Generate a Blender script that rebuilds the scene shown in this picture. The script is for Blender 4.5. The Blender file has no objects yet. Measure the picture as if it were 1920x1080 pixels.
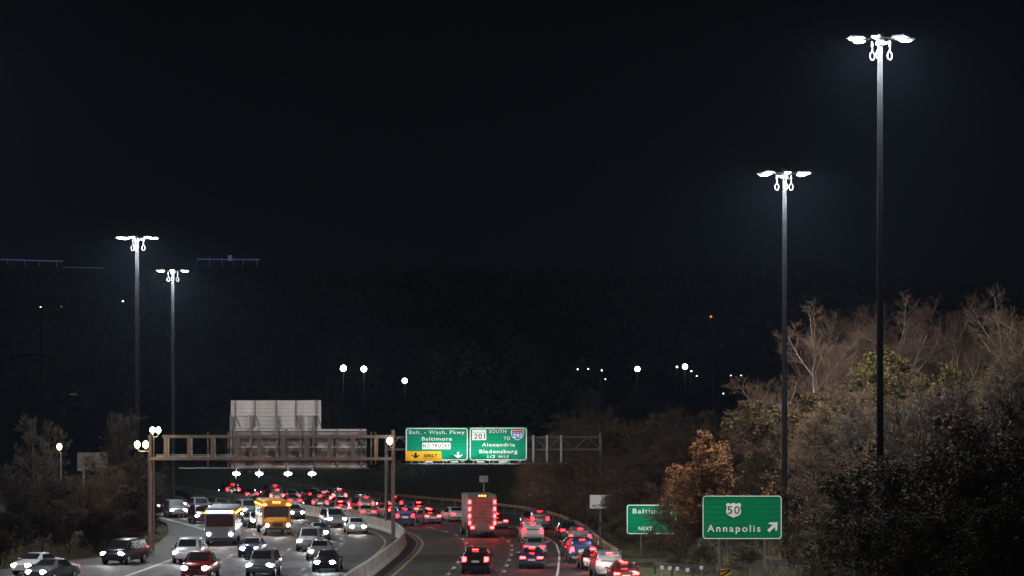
import bpy, math, random
import numpy as np
from mathutils import Vector, Matrix

# ------------------------------------------------------------------ camera, world, sun, exposure
FPX = 5066.7          # focal length in pixels of the 1920 wide photograph (95 mm on 36 mm)
CAMZ = 11.0           # the camera stands on an overpass, 11 m above the road
HOR = 770.0           # row of the horizon in the photograph
S = bpy.context.scene
cam_d = bpy.data.cameras.new('camera'); cam = bpy.data.objects.new('camera', cam_d)
S.collection.objects.link(cam); S.camera = cam
cam.location = (0, 0, CAMZ); cam.rotation_euler = (math.radians(90), 0, 0)
cam_d.lens = 95; cam_d.sensor_width = 36; cam_d.shift_y = (HOR - 540) / 1920.0
cam_d.clip_start = 0.5; cam_d.clip_end = 6000

W = bpy.data.worlds.new('World'); S.world = W; W.use_nodes = True
wn = W.node_tree; wn.nodes.clear()
sky = wn.nodes.new('ShaderNodeTexSky'); sky.sky_type = 'NISHITA'; sky.sun_disc = False
sky.sun_elevation = math.radians(22); sky.sun_rotation = math.radians(200)
bg1 = wn.nodes.new('ShaderNodeBackground'); bg1.inputs['Strength'].default_value = 0.00005
bg2 = wn.nodes.new('ShaderNodeBackground')       # the town's light on the night sky
bg2.inputs['Color'].default_value = (0.0013, 0.0017, 0.0022, 1); bg2.inputs['Strength'].default_value = 1.0
add = wn.nodes.new('ShaderNodeAddShader'); wo = wn.nodes.new('ShaderNodeOutputWorld')
wn.links.new(sky.outputs[0], bg1.inputs['Color']); wn.links.new(bg1.outputs[0], add.inputs[0])
wn.links.new(bg2.outputs[0], add.inputs[1]); wn.links.new(add.outputs[0], wo.inputs['Surface'])

sun_d = bpy.data.lights.new('sun', 'SUN'); sun = bpy.data.objects.new('sun', sun_d)
S.collection.objects.link(sun); sun_d.energy = 0.06; sun_d.angle = math.radians(8)
sun_d.color = (1.0, 0.86, 0.74)
sun.rotation_euler = (math.radians(68), 0, math.radians(-20))
MAST_L = 2700.0        # radiance of the high mast lenses
S.view_settings.view_transform = 'Standard'; S.view_settings.look = 'None'
S.view_settings.exposure = 0; S.view_settings.gamma = 1
S.view_settings.use_curve_mapping = False
cy = S.cycles
cy.use_denoising = True; cy.max_bounces = 4; cy.diffuse_bounces = 2; cy.glossy_bounces = 2
cy.transmission_bounces = 2; cy.volume_bounces = 0; cy.transparent_max_bounces = 6
cy.sample_clamp_indirect = 1.0; cy.sample_clamp_direct = 24.0; cy.use_light_tree = True
cy.use_adaptive_sampling = True; cy.adaptive_threshold = 0.01
S.render.film_transparent = False
cy.filter_width = 1.5
rnd = random.Random(7); rng = np.random.default_rng(11)
C = S.collection
R = math.radians

def P(x, y, D):
    "point seen at pixel (x, y) of the photograph at distance D"
    return Vector(((x - 960) / FPX * D, D, CAMZ - (y - HOR) / FPX * D))

# ------------------------------------------------------------------ materials
def mat(name, col, rough=0.7, metal=0.0, var=0.0, scale=3.0, bump=0.0, bscale=40.0, col2=None, spec=0.5, stretch=None, detail=4):
    m = bpy.data.materials.new(name); m.use_nodes = True
    nt = m.node_tree; b = nt.nodes['Principled BSDF']
    b.inputs['Roughness'].default_value = rough; b.inputs['Metallic'].default_value = metal
    b.inputs['Specular IOR Level'].default_value = spec
    b.inputs['Base Color'].default_value = (*col, 1)
    tc = nt.nodes.new('ShaderNodeTexCoord')
    src = tc.outputs['Object']
    if stretch:
        mp = nt.nodes.new('ShaderNodeMapping'); mp.inputs['Scale'].default_value = stretch
        nt.links.new(src, mp.inputs['Vector']); src = mp.outputs[0]
    if var > 0 or col2:
        n = nt.nodes.new('ShaderNodeTexNoise'); n.inputs['Scale'].default_value = scale; n.inputs['Detail'].default_value = detail
        nt.links.new(src, n.inputs['Vector'])
        r = nt.nodes.new('ShaderNodeValToRGB')
        c2 = col2 or tuple(min(1, c * (1 + var)) for c in col)
        c1 = col if col2 else tuple(c * (1 - var) for c in col)
        r.color_ramp.elements[0].position = 0.35; r.color_ramp.elements[1].position = 0.65
        r.color_ramp.elements[0].color = (*c1, 1); r.color_ramp.elements[1].color = (*c2, 1)
        nt.links.new(n.outputs['Fac'], r.inputs['Fac']); nt.links.new(r.outputs['Color'], b.inputs['Base Color'])
    if bump > 0:
        n2 = nt.nodes.new('ShaderNodeTexNoise'); n2.inputs['Scale'].default_value = bscale; n2.inputs['Detail'].default_value = 3
        bp = nt.nodes.new('ShaderNodeBump'); bp.inputs['Strength'].default_value = bump; bp.inputs['Distance'].default_value = 0.02
        nt.links.new(src, n2.inputs['Vector']); nt.links.new(n2.outputs['Fac'], bp.inputs['Height'])
        nt.links.new(bp.outputs[0], b.inputs['Normal'])
    return m

def emit(name, col, strength, sampled=True, base=(0.5, 0.5, 0.5)):
    m = bpy.data.materials.new(name); m.use_nodes = True
    b = m.node_tree.nodes['Principled BSDF']
    b.inputs['Base Color'].default_value = (*base, 1); b.inputs['Roughness'].default_value = 0.3
    b.inputs['Emission Color'].default_value = (*col, 1); b.inputs['Emission Strength'].default_value = strength
    if not sampled: m.cycles.emission_sampling = 'NONE'
    return m

M = {}
def road_mat(name, base, lo, hi):
    m = mat(name, base, rough=0.55, var=0.25, scale=0.35, bump=0.35, bscale=60, spec=0.16)
    nt = m.node_tree; b = nt.nodes['Principled BSDF']
    ramp = [n for n in nt.nodes if n.type == 'VALTORGB'][0]
    tc = [n for n in nt.nodes if n.type == 'TEX_COORD'][0]
    # fine grit and cracks with a shape of their own
    n = nt.nodes.new('ShaderNodeTexNoise'); n.inputs['Scale'].default_value = 4; n.inputs['Detail'].default_value = 8
    mp = nt.nodes.new('ShaderNodeMapping'); mp.inputs['Scale'].default_value = (1.0, 0.12, 1)
    nt.links.new(tc.outputs['Object'], mp.inputs[0]); nt.links.new(mp.outputs[0], n.inputs['Vector'])
    mx = nt.nodes.new('ShaderNodeMix'); mx.data_type = 'RGBA'; mx.blend_type = 'MULTIPLY'; mx.inputs[0].default_value = 1
    r2 = nt.nodes.new('ShaderNodeValToRGB'); r2.color_ramp.elements[0].position = .3; r2.color_ramp.elements[1].position = .7
    r2.color_ramp.elements[0].color = (lo, lo, lo, 1); r2.color_ramp.elements[1].color = (hi, hi, hi, 1)
    nt.links.new(n.outputs['Fac'], r2.inputs[0])
    nt.links.new(ramp.outputs[0], mx.inputs[6]); nt.links.new(r2.outputs[0], mx.inputs[7])
    nt.links.new(mx.outputs[2], b.inputs['Base Color'])
    mr = nt.nodes.new('ShaderNodeMapRange'); mr.inputs[3].default_value = .55; mr.inputs[4].default_value = .85
    nt.links.new(n.outputs['Fac'], mr.inputs[0]); nt.links.new(mr.outputs[0], b.inputs['Roughness'])
    return m
M['asphalt'] = road_mat('asphalt', (0.027, 0.024, 0.0215), .7, 1.25)
M['ground'] = mat('leaf_litter_ground', (0.030, 0.024, 0.014), 0.95, col2=(0.045, 0.042, 0.020), scale=0.25, bump=.6, bscale=3, spec=.1, detail=8)
M['verge'] = mat('dry_verge', (0.075, 0.062, 0.035), 0.95, col2=(0.05, 0.058, 0.025), scale=0.8, bump=.6, bscale=8, spec=.1, detail=8)
M['white_line'] = mat('road_paint_white', (0.42, 0.42, 0.39), 0.7, var=.35, scale=6)
M['yellow_line'] = mat('road_paint_yellow', (0.22, 0.145, 0.03), 0.7, var=.35, scale=6)
M['concrete'] = mat('concrete', (0.19, 0.17, 0.15), 0.85, col2=(0.31, 0.285, 0.25), scale=1.3, bump=.4, bscale=25, spec=.25, detail=8, stretch=(1, 1, .35))
M['galv'] = mat('galvanised_steel', (0.26, 0.26, 0.26), 0.5, 0.35, var=.15, scale=4)
M['galv_dark'] = mat('dull_dark_steel', (0.075, 0.072, 0.068), 0.7, 0.1, var=.2, scale=3)
M['mast'] = mat('mast_steel', (0.010, 0.010, 0.011), 0.75, 0.0, spec=.2, var=.2, scale=1.5, stretch=(1, 1, .15))
M['brown'] = mat('brown_painted_steel', (0.135, 0.090, 0.070), 0.55, 0.1, var=.12, scale=2)
M['rust'] = mat('weathering_steel', (0.15, 0.085, 0.05), 0.8, 0.2, col2=(.22, .14, .09), scale=2)
M['alu'] = mat('sign_back_aluminium', (0.74, 0.68, 0.63), 0.7, 0.0, var=.10, scale=1.2)
M['alu_dull'] = mat('dull_sign_back_aluminium', (0.26, 0.23, 0.21), 0.6, 0.1, col2=(.42, .38, .35), scale=1.0, detail=6)
M['green'] = mat('sign_green', (0.0, 0.20, 0.105), 0.8, spec=.12, var=.08, scale=.8, stretch=(1, 1, 6))
M['green_dark'] = mat('sign_green_weathered', (0.0, 0.17, 0.07), 0.85, spec=.08, var=.12, scale=1.2, stretch=(.6, 1, 5))
M['sign_white'] = mat('sign_white', (0.75, 0.75, 0.72), 0.8, spec=.1, var=.03, scale=2)
M['sign_black'] = mat('sign_black', (0.01, 0.01, 0.01), 0.9, spec=.05)
M['sign_yellow'] = mat('sign_yellow', (0.72, 0.36, 0.02), 0.8, spec=.1, var=.05, scale=1)
M['sign_red'] = mat('sign_red', (0.60, 0.03, 0.03), 0.5)
M['sign_blue'] = mat('sign_blue', (0.03, 0.10, 0.45), 0.5)
M['dirty_white'] = mat('dirty_white_sign', (0.09, 0.075, 0.06), 0.8, col2=(.16, .135, .11), scale=1.6)
M['dark_plastic'] = mat('dark_plastic', (0.02, 0.02, 0.022), 0.5)
M['rubber'] = mat('rubber', (0.02, 0.02, 0.02), 0.85, var=.1)
M['rim'] = mat('wheel_alloy', (0.5, 0.5, 0.52), 0.3, 0.8)
M['glass'] = mat('car_glass', (0.012, 0.014, 0.016), 0.2, spec=.25)
M['unlit_black'] = mat('unlit_black_pole', (0.003, 0.003, 0.003), 0.95, spec=0)  # black put into the colour so nearby lamps leave it dark
M['chrome'] = mat('chrome', (0.6, 0.6, 0.6), 0.15, 1.0)
M['plate'] = mat('licence_plate', (0.65, 0.65, 0.62), 0.5)
M['cable'] = mat('white_cable', (0.16, 0.16, 0.165), 0.7)
M['mast_lens'] = emit('led_lens', (0.90, 0.95, 1.0), MAST_L)
M['head_lens'] = emit('headlamp_on', (1.0, 0.94, 0.84), 450, sampled=False)
M['head_cool'] = emit('headlamp_on_cool', (0.74, 0.90, 1.0), 450, sampled=False)
M['tail'] = emit('tail_lamp_on', (1.0, 0.004, 0.007), 36, sampled=False, base=(.4, .01, .01))
M['brake'] = emit('brake_lamp_on', (1.0, 0.010, 0.010), 75, sampled=False, base=(.4, .01, .01))
M['amber'] = emit('amber_lamp_on', (1.0, 0.20, 0.01), 50, sampled=False, base=(.5, .2, .02))
M['violet_strip'] = emit('violet_led', (0.35, 0.38, 1.0), 9, sampled=False)
M['sodium'] = emit('warm_lamp_globe', (1.0, 0.76, 0.42), 55)
M['sign_lamp'] = emit('sign_lamp_lens', (0.93, 0.97, 1.0), 160)
M['sign_lamp_dim'] = emit('sign_lamp_lens_seen_from_behind', (0.93, 0.97, 0.9), 4, sampled=False)
M['far_lamp'] = emit('far_flood_lamp', (0.66, 0.92, 1.0), 90, sampled=False)
M['far_lamp_green'] = emit('far_green_white_lamp', (0.75, 1.0, 0.85), 7, sampled=False)
M['far_lamp_red'] = emit('far_red_lamp', (1.0, 0.12, 0.06), 1.6, sampled=False)
M['stadium_glow'] = emit('stadium_rim_glow', (0.27, 0.25, 0.85), 0.16, sampled=False)  # emission stands in for coloured light falling on rim and struts
M['stadium'] = mat('stadium_concrete', (0.03, 0.03, 0.035), 0.8, var=.1)
M['bark'] = mat('bark', (0.075, 0.06, 0.05), 0.9, var=.3, scale=3, stretch=(1, 1, .3), spec=.2)
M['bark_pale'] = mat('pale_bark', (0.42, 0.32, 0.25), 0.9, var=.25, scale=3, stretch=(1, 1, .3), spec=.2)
def leafmat(name, c1, c2, scale=.6):
    m = mat(name, c1, 0.9, col2=c2, scale=scale, spec=.15, detail=6); return m
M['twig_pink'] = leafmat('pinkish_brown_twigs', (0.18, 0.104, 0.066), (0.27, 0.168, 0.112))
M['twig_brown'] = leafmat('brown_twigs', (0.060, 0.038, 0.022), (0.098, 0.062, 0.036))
M['twig_dark'] = leafmat('dark_twigs', (0.045, 0.034, 0.025), (0.075, 0.055, 0.038))
M['leaf_orange'] = leafmat('orange_brown_leaves', (0.13, 0.055, 0.022), (0.22, 0.105, 0.042), 1.5)
M['leaf_yellow'] = leafmat('yellow_green_leaves', (0.090, 0.070, 0.018), (0.15, 0.115, 0.034), 1.2)
M['leaf_gold'] = leafmat('dull_gold_leaves', (0.085, 0.054, 0.020), (0.135, 0.088, 0.034), .9)
M['leaf_rust'] = leafmat('rust_brown_leaves', (0.06, 0.033, 0.018), (0.11, 0.058, 0.03), 1.0)
M['leaf_dark'] = leafmat('dark_evergreen_leaves', (0.07, 0.062, 0.03), (0.12, 0.10, 0.048), .8)
M['leaf_ever'] = leafmat('blackish_evergreen_leaves', (0.010, 0.013, 0.010), (0.018, 0.022, 0.015), .8)
M['left_bank_dimmed'] = leafmat('left_bank_dimmed_growth', (0.015, 0.010, 0.007), (0.032, 0.020, 0.013), .5)  # dark colour stands in for the weak light on the left bank
M['far_wood'] = leafmat('far_wood', (0.06, 0.06, 0.052), (0.10, 0.10, 0.085), .02)

# ------------------------------------------------------------------ helpers
class MB:
    def __init__(s): s.v = []; s.f = []; s.xf = None
    def add(s, vs, fs):
        o = len(s.v)
        s.v += [tuple(s.xf @ Vector(v)) if s.xf else tuple(v) for v in vs]
        s.f += [tuple(i + o for i in f) for f in fs]; return s
    def box(s, x0, x1, y0, y1, z0, z1):
        return s.add([(x0,y0,z0),(x1,y0,z0),(x1,y1,z0),(x0,y1,z0),(x0,y0,z1),(x1,y0,z1),(x1,y1,z1),(x0,y1,z1)],
                     [(0,3,2,1),(4,5,6,7),(0,1,5,4),(1,2,6,5),(2,3,7,6),(3,0,4,7)])
    def tube(s, pts, rad, n=8, cap=True):
        pts = [Vector(p) for p in pts]; rs = rad if isinstance(rad, (list, tuple)) else [rad] * len(pts)
        vs = []; a = None
        for i, p in enumerate(pts):
            t = (pts[min(i+1, len(pts)-1)] - pts[max(i-1, 0)]).normalized()
            if a is None:
                a = t.cross(Vector((0, 0, 1)))
                if a.length < .1: a = t.cross(Vector((0, 1, 0)))
                a.normalize()
            else: a = (a - t * a.dot(t)).normalized()
            b = t.cross(a)
            for k in range(n):
                w = 2 * math.pi * (k + .5) / n
                vs.append(p + (a * math.cos(w) + b * math.sin(w)) * rs[i])
        fs = [(i*n+k, i*n+(k+1) % n, (i+1)*n+(k+1) % n, (i+1)*n+k) for i in range(len(pts)-1) for k in range(n)]
        if cap: fs += [tuple(range(n-1, -1, -1)), tuple((len(pts)-1)*n+k for k in range(n))]
        return s.add(vs, fs)
    def bar(s, p, q, w): return s.tube([p, q], w * .7071, 4)
    def prism(s, poly, y0, y1):
        "poly of (x, z) extruded along y"
        n = len(poly)
        vs = [(x, y0, z) for x, z in poly] + [(x, y1, z) for x, z in poly]
        fs = [tuple(range(n)), tuple(range(2*n-1, n-1, -1))] + [(i, i+n, (i+1) % n + n, (i+1) % n) for i in range(n)]
        return s.add(vs, fs)
    def sphere(s, c, r, sz=(1, 1, 1), n=12, m=8, z0=-1.0, z1=1.0):
        vs = []; c = Vector(c)
        a0, a1 = math.asin(z0), math.asin(z1)
        for j in range(m + 1):
            a = a0 + (a1 - a0) * j / m
            for k in range(n):
                w = 2 * math.pi * k / n
                vs.append((c.x + r*sz[0]*math.cos(a)*math.cos(w), c.y + r*sz[1]*math.cos(a)*math.sin(w), c.z + r*sz[2]*math.sin(a)))
        fs = [(j*n+k, j*n+(k+1) % n, (j+1)*n+(k+1) % n, (j+1)*n+k) for j in range(m) for k in range(n)]
        fs += [tuple(range(n-1, -1, -1)), tuple(m*n+k for k in range(n))]
        return s.add(vs, fs)
    def mesh(s, name, m, smooth=False):
        me = bpy.data.meshes.new(name); me.from_pydata(s.v, [], s.f); me.materials.append(m)
        if smooth:
            me.polygons.foreach_set('use_smooth', [True] * len(me.polygons))
            me.set_sharp_from_angle(angle=math.radians(40))
        me.update(); return me
    def build(s, name, m, parent=None, smooth=False, loc=None, rz=0.0):
        return link(name, s.mesh(name, m, smooth), parent, loc, rz)

def link(name, me, parent=None, loc=None, rz=0.0):
    o = bpy.data.objects.new(name, me); C.objects.link(o)
    if parent: o.parent = parent
    if loc is not None: o.location = loc
    if rz: o.rotation_euler = (0, 0, rz)
    return o
def tag(o, label=None, cat=None, group=None, kind=None):
    for k, v in (('label', label), ('category', cat), ('group', group), ('kind', kind)):
        if v: o[k] = v
    return o
def thing(name, label, cat, loc=(0, 0, 0), rz=0.0, group=None):
    o = bpy.data.objects.new(name, None); C.objects.link(o); o.empty_display_size = .3
    o.location = loc; o.rotation_euler = (0, 0, rz); return tag(o, label, cat, group)
def copy_tree(o, parent=None):
    c = o.copy(); C.objects.link(c); c.parent = parent
    for ch in list(o.children): copy_tree(ch, c)
    return c
def np_mesh(name, verts, quads=None, tris=None, m=None, smooth=False):
    me = bpy.data.meshes.new(name); verts = np.asarray(verts, dtype=np.float32)
    nq = 0 if quads is None else len(quads); nt = 0 if tris is None else len(tris)
    me.vertices.add(len(verts)); me.vertices.foreach_set('co', verts.ravel())
    loops = []
    if nq: loops.append(np.asarray(quads, dtype=np.int32).ravel())
    if nt: loops.append(np.asarray(tris, dtype=np.int32).ravel())
    lp = np.concatenate(loops); me.loops.add(len(lp)); me.loops.foreach_set('vertex_index', lp)
    me.polygons.add(nq + nt)
    st = np.concatenate([np.arange(nq) * 4, nq * 4 + np.arange(nt) * 3]).astype(np.int32)
    me.polygons.foreach_set('loop_start', st)
    if smooth: me.polygons.foreach_set('use_smooth', np.ones(nq + nt, dtype=bool))
    me.update(calc_edges=True); me.validate()
    if m: me.materials.append(m)
    return me
def smoothstep(a, b, x):
    t = np.clip((x - a) / (b - a), 0, 1); return t * t * (3 - 2 * t)

# ------------------------------------------------------------------ road curves (X as a function of distance Y)
DD = np.arange(40, 460.1, 1.0)
def curve(pts, sm=4):
    a = np.array(pts, float); y = np.interp(DD, a[:, 0], a[:, 1])
    # keep the end slopes
    pad = 40
    ext = np.concatenate([y[0] + (y[0]-y[1]) * np.arange(pad, 0, -1), y, y[-1] + (y[-1]-y[-2]) * np.arange(1, pad+1)])
    k = np.exp(-.5 * (np.arange(-3*sm, 3*sm+1) / sm) ** 2); k /= k.sum()
    return np.convolve(ext, k, 'same')[pad:-pad]
MED = curve([(40, -16), (120, -12), (150, -10.6), (172, -9.9), (181, -9.5), (207, -8.9), (225, -8.9), (240, -10.2), (250, -12), (264, -15.5), (283, -21), (300, -26), (317, -31), (340, -38), (370, -48), (400, -59), (460, -83)])
RGT = curve([(40, 7), (120, 9), (150, 9.6), (168, 9.6), (180, 8.8), (190, 8.1), (206, 7.3), (225, 6.8), (242, 6.3), (256, 5.3), (270, 4.0), (286, 1.2), (298, -2.5), (310, -7), (332, -16), (360, -27), (400, -42), (460, -66)])
LFT = curve([(40, -110), (150, -48), (182, -37.5), (195, -33), (207, -30.5), (222, -29.6), (242, -31), (264, -34), (283, -38.5), (310, -47), (340, -57), (400, -78), (460, -100)])
def xm(D): return float(np.interp(D, DD, MED))
def off(D, o):
    "point at perpendicular offset o from the median at distance D, and the heading"
    x = xm(D); s = (xm(D + 2) - xm(D - 2)) / 4.0; n = math.hypot(1, s)
    return Vector((x + o / n, D - o * s / n, 0)), math.atan2(-s, 1)
def cpt(cur, D, o=0):
    x = float(np.interp(D, DD, cur)); s = (float(np.interp(D+2, DD, cur)) - float(np.interp(D-2, DD, cur))) / 4
    n = math.hypot(1, s); return Vector((x + o / n, D - o * s / n, 0)), math.atan2(-s, 1)

def road_strip(name, a, b, z=0.0, m=None):
    vs = []; nx = 12
    for i, d in enumerate(DD):
        for k in range(nx + 1): vs.append((a[i] + (b[i]-a[i]) * k / nx, d, z))
    q = [(i*(nx+1)+k, i*(nx+1)+k+1, (i+1)*(nx+1)+k+1, (i+1)*(nx+1)+k) for i in range(len(DD)-1) for k in range(nx)]
    return tag(link(name, np_mesh(name, vs, q, None, m)), kind='structure')
road_strip('outbound_road', MED + .25, RGT - 1.3, 0, M['asphalt'])
road_strip('inbound_road', LFT + .3, MED - .25, 0, M['asphalt'])
road_strip('grass_verge', RGT - 1.3, RGT + 5, 0.03, M['verge'])

def ribbon(name, o, w, m, d0, d1, dash=None, z=.008, cur=None):
    mb = MB(); fn = (lambda D, oo: off(D, oo)[0]) if cur is None else (lambda D, oo: cpt(cur, D, oo)[0])
    segs = [(d0, d1)] if not dash else [(d, d + dash[0]) for d in np.arange(d0, d1, dash[1])]
    for a, b in segs:
        n = max(1, int((b - a) / 2)); ds = [a + (b-a)*i/n for i in range(n+1)]
        vs = []
        for d in ds:
            p, q = fn(d, o - w/2), fn(d, o + w/2); vs += [(p.x, p.y, z), (q.x, q.y, z)]
        mb.add(vs, [(2*i, 2*i+1, 2*i+3, 2*i+2) for i in range(n)])
    return tag(mb.build(name, m), kind='structure')
ribbon('yellow_edge_line', 1.6, .16, M['yellow_line'], 60, 420)
ribbon('lane_dashes', 5.25, .20, M['white_line'], 62, 400, (2.4, 7))
ribbon('lane_dashes', 8.9, .20, M['white_line'], 65, 400, (2.4, 7))
ribbon('white_edge_line', 12.55, .16, M['white_line'], 60, 420)
ribbon('yellow_edge_line', -1.5, .16, M['yellow_line'], 60, 420)
for o in (-5.15, -8.8, -12.45):
    ribbon('lane_dashes', o, .18, M['white_line'], 60, 400, (2.6, 9))
ribbon('white_edge_line', -16.1, .16, M['white_line'], 60, 420)

M['seam'] = mat('tar_seam', (0.014, 0.013, 0.012), .45, var=.3, scale=5)
M['track'] = road_mat('worn_wheel_track', (0.020, 0.018, 0.016), .7, 1.3)
M['patch'] = road_mat('road_patch', (0.038, 0.034, 0.031), .7, 1.2)
for o in (1.15, 5.08, 8.72, 12.3, -4.95, -8.62, -12.25, -15.9):
    ribbon('road_seam', o, .09, M['seam'], 60, 400, z=.0035)
for c_ in (3.4, 7.05, 10.7, -3.3, -7.0, -10.6, -14.2):
    for q in (-.85, .85): ribbon('wheel_track', c_ + q, .55, M['track'], 60, 400, z=.0025)
for k in range(16):
    o = rnd.choice((3.4, 7.05, 10.7, -3.3, -7.0, -10.6, -14.2)); d = rnd.uniform(178, 260); ribbon('road_patch', o + rnd.uniform(-.4, .4), rnd.uniform(1.2, 3.2), M['patch'] if k % 2 else M['track'], d, d + rnd.uniform(2, 9), z=.0045)
ribbon('expansion_joints', 6.9, 11.2, M['seam'], 150, 400, (.16, 9.5), z=.0042)
ribbon('expansion_joints', -8.8, 14.4, M['seam'], 153, 400, (.16, 9.5), z=.0042)
# ------------------------------------------------------------------ terrain
def terrain_z(X, Y):
    X = np.asarray(X, float); Y = np.asarray(Y, float)
    r = np.interp(Y, DD, RGT); l = np.interp(Y, DD, LFT)
    z = -0.25 + 0 * X
    z = z + .22 * smoothstep(0.5, 3, X - r)
    z = z + 6.0 * smoothstep(3, 32, X - r) * smoothstep(420, 330, Y) + 26 * smoothstep(1480, 1640, Y) * smoothstep(-60, -170, X)
    z = z + 2.5 * smoothstep(2, 30, l - X) * smoothstep(420, 330, Y)
    z = z + 3.0 * smoothstep(330, 420, Y)
    z = z + 62 * smoothstep(650, 1500, Y) + 9 * smoothstep(900, 1500, Y) * np.sin(X / 90 + 1) + 4 * smoothstep(500, 900, Y) * np.sin(X / 37 + Y / 140)
    z = z + (np.sin(X * .9 + Y * .31) * .12 + np.sin(X * .37 - Y * .53) * .18) * smoothstep(3, 10, np.maximum(X - r, l - X))
    return z
xs = np.concatenate([np.arange(-800, -120, 40), np.arange(-120, 90, 2.0), np.arange(90, 801, 40)])
ys = np.concatenate([np.arange(-60, 60, 20), np.arange(60, 460, 2.0), np.arange(460, 2121, 30)])
GX, GY = np.meshgrid(xs, ys)
GZ = terrain_z(GX, GY)
V = np.stack([GX, GY, GZ], -1).reshape(-1, 3); nx = len(xs)
I, J = np.meshgrid(np.arange(len(ys)-1), np.arange(nx-1), indexing='ij'); b0 = (I * nx + J).ravel()
tag(link('ground', np_mesh('ground', V, np.stack([b0, b0+1, b0+nx+1, b0+nx], -1), None, M['ground'], True)), kind='structure')
def tz(x, y): return float(terrain_z(x, y))

# ------------------------------------------------------------------ median barrier in concrete sections
bar = thing('concrete_barrier', 'long grey concrete median barrier curving between the two roadways', 'barrier', (0, 0, 0))
prof = [(-.32, 0), (-.32, .09), (-.17, .36), (-.11, 1.02), (.11, 1.02), (.17, .36), (.32, .09), (.32, 0)]
d = 120.0; i = 0
while d < 395:
    d1 = d + 5.6; mb = MB(); ns = 4; vs = []
    for k in range(ns + 1):
        dd = d + .012 + (d1 - d - .024) * k / ns; p, h = off(dd, 0)
        cx_, cy_ = math.cos(h), math.sin(h)
        vs += [(p.x + a * cx_, p.y + a * cy_, z) for a, z in prof]
    n = len(prof)
    fs = [(k*n+j, (k+1)*n+j, (k+1)*n+(j+1) % n, k*n+(j+1) % n) for k in range(ns) for j in range(n)]
    fs += [tuple(range(n)), tuple(range(ns*n+n-1, ns*n-1, -1))]
    mb.add(vs, fs); mb.build('barrier_section', M['concrete'], bar)
    d = d1; i += 1

# ------------------------------------------------------------------ guardrails
def wbeam(pts, h=.55):
    "w profile rail along points"
    mb = MB(); pr = [(0, 0), (.05, .05), (0, .105), (0, .135), (.05, .19), (.05, .24), (0, .30), (-.02, .30), (-.02, 0)]
    vs = []
    for k, p in enumerate(pts):
        t = (pts[min(k+1, len(pts)-1)] - pts[max(k-1, 0)]).normalized(); nrm = Vector((-t.y, t.x, 0))
        for a, z in pr: vs.append((p.x + nrm.x * a, p.y + nrm.y * a, p.z + h + z * 1.05))
    n = len(pr)
    mb.add(vs, [(k*n+j, k*n+(j+1) % n, (k+1)*n+(j+1) % n, (k+1)*n+j) for k in range(len(pts)-1) for j in range(n)])
    return mb
def guardrail_path(label, path, m):
    g = thing('guardrail', label, 'guardrail'); pts = []
    for a, b in zip(path, path[1:]):
        a, b = Vector(a), Vector(b); n_ = max(1, round((b-a).length / 1.9)); pts += [a + (b-a)*k/n_ for k in range(n_)]
    pts = [Vector((p.x, p.y, max(0, tz(p.x, p.y)) + .03)) for p in pts]
    wbeam(pts).build('rail', m, g); pm = MB().box(-.08, .08, .06, .2, -.5, .78).mesh('post', m)
    for p in pts: link('post', pm, g, p)
    return g
def guardrail(label, cur, o, d0, d1, step, m, reflect=None):
    g = thing('guardrail', label, 'guardrail')
    pts = [cpt(cur, dd, o)[0] for dd in np.arange(d0, d1, 2.0)]
    for p in pts: p.z = max(0, tz(p.x, p.y)) + .05
    wbeam(pts).build('rail', m, g)
    pm = MB().box(-.08, .08, -.08, .08, -.5, .78).mesh('post', m)
    for dd in np.arange(d0, d1, step):
        p, h = cpt(cur, dd, o + .14); link('post', pm, g, (p.x, p.y, max(0, tz(p.x, p.y)) + .05), h)
    return g
guardrail('rust brown guardrail curving along the verge right of the outbound road', RGT, 0, 197, 400, 4.0, M['rust'])
g2 = guardrail_path('short grey guardrail running off to the right below the green arrow sign', [(9.6, 181.5, 0), (10.6, 179, 0), (13.2, 176.4, 0), (17, 173.6, 0), (24, 169.5, 0)], M['galv_dark'])
refm = MB().box(-.11, .11, -.02, .02, 0, .24).mesh('reflector', emit('bright_reflector', (0.75, 0.9, 1.0), 1.6, False, (.9, .9, .9)))
refm.materials[0].node_tree.nodes['Principled BSDF'].inputs['Emission Strength'].default_value = 0.0
if 0: guardrail('dark guardrail beside the inbound road on the left', LFT, -1.0, 170, 330, 4.0, M['galv'])
for n_, (px, py, D) in enumerate([(1172, 1057, 181), (1187, 1058, 180), (1241, 1065, 176.5), (1256, 1066, 176), (1270, 1067, 175.5), (1289, 1069, 174.5), (1315, 1065, 175.5), (1348, 1067, 174)]):
    p = P(px, py, D)
    where = ['leftmost of the row beside the ramp', 'second from the left beside the ramp', 'third from the left beside the ramp', 'fourth from left below the Baltimore sign',
             'fifth from left below the Baltimore sign', 'sixth from left, before the sign post', 'seventh from left, by the sign post', 'rightmost, beside the striped marker'][n_]
    t = thing('delineator', 'small white reflector on a thin post, ' + where, 'delineator', (p.x, p.y, 0), 0, 'white delineators along the ramp')
    MB().box(-.03, .03, .021, .05, 0, p.z + .1).build('post', M['galv'], t)
    link('reflector', refm, t, (0, 0, p.z - .1))
p = P(1361, 1075, 172)
t = thing('object_marker', 'yellow and black diagonally striped marker board at the guardrail end', 'road marker', (p.x, p.y, 0))
MB().box(-.03, .03, .01, .06, 0, p.z + .25).build('post', M['galv'], t)
MB().box(-.34, .34, -.01, .0, p.z - .6, p.z + .28).build('board', M['sign_yellow'], t)
mb = MB()
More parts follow.
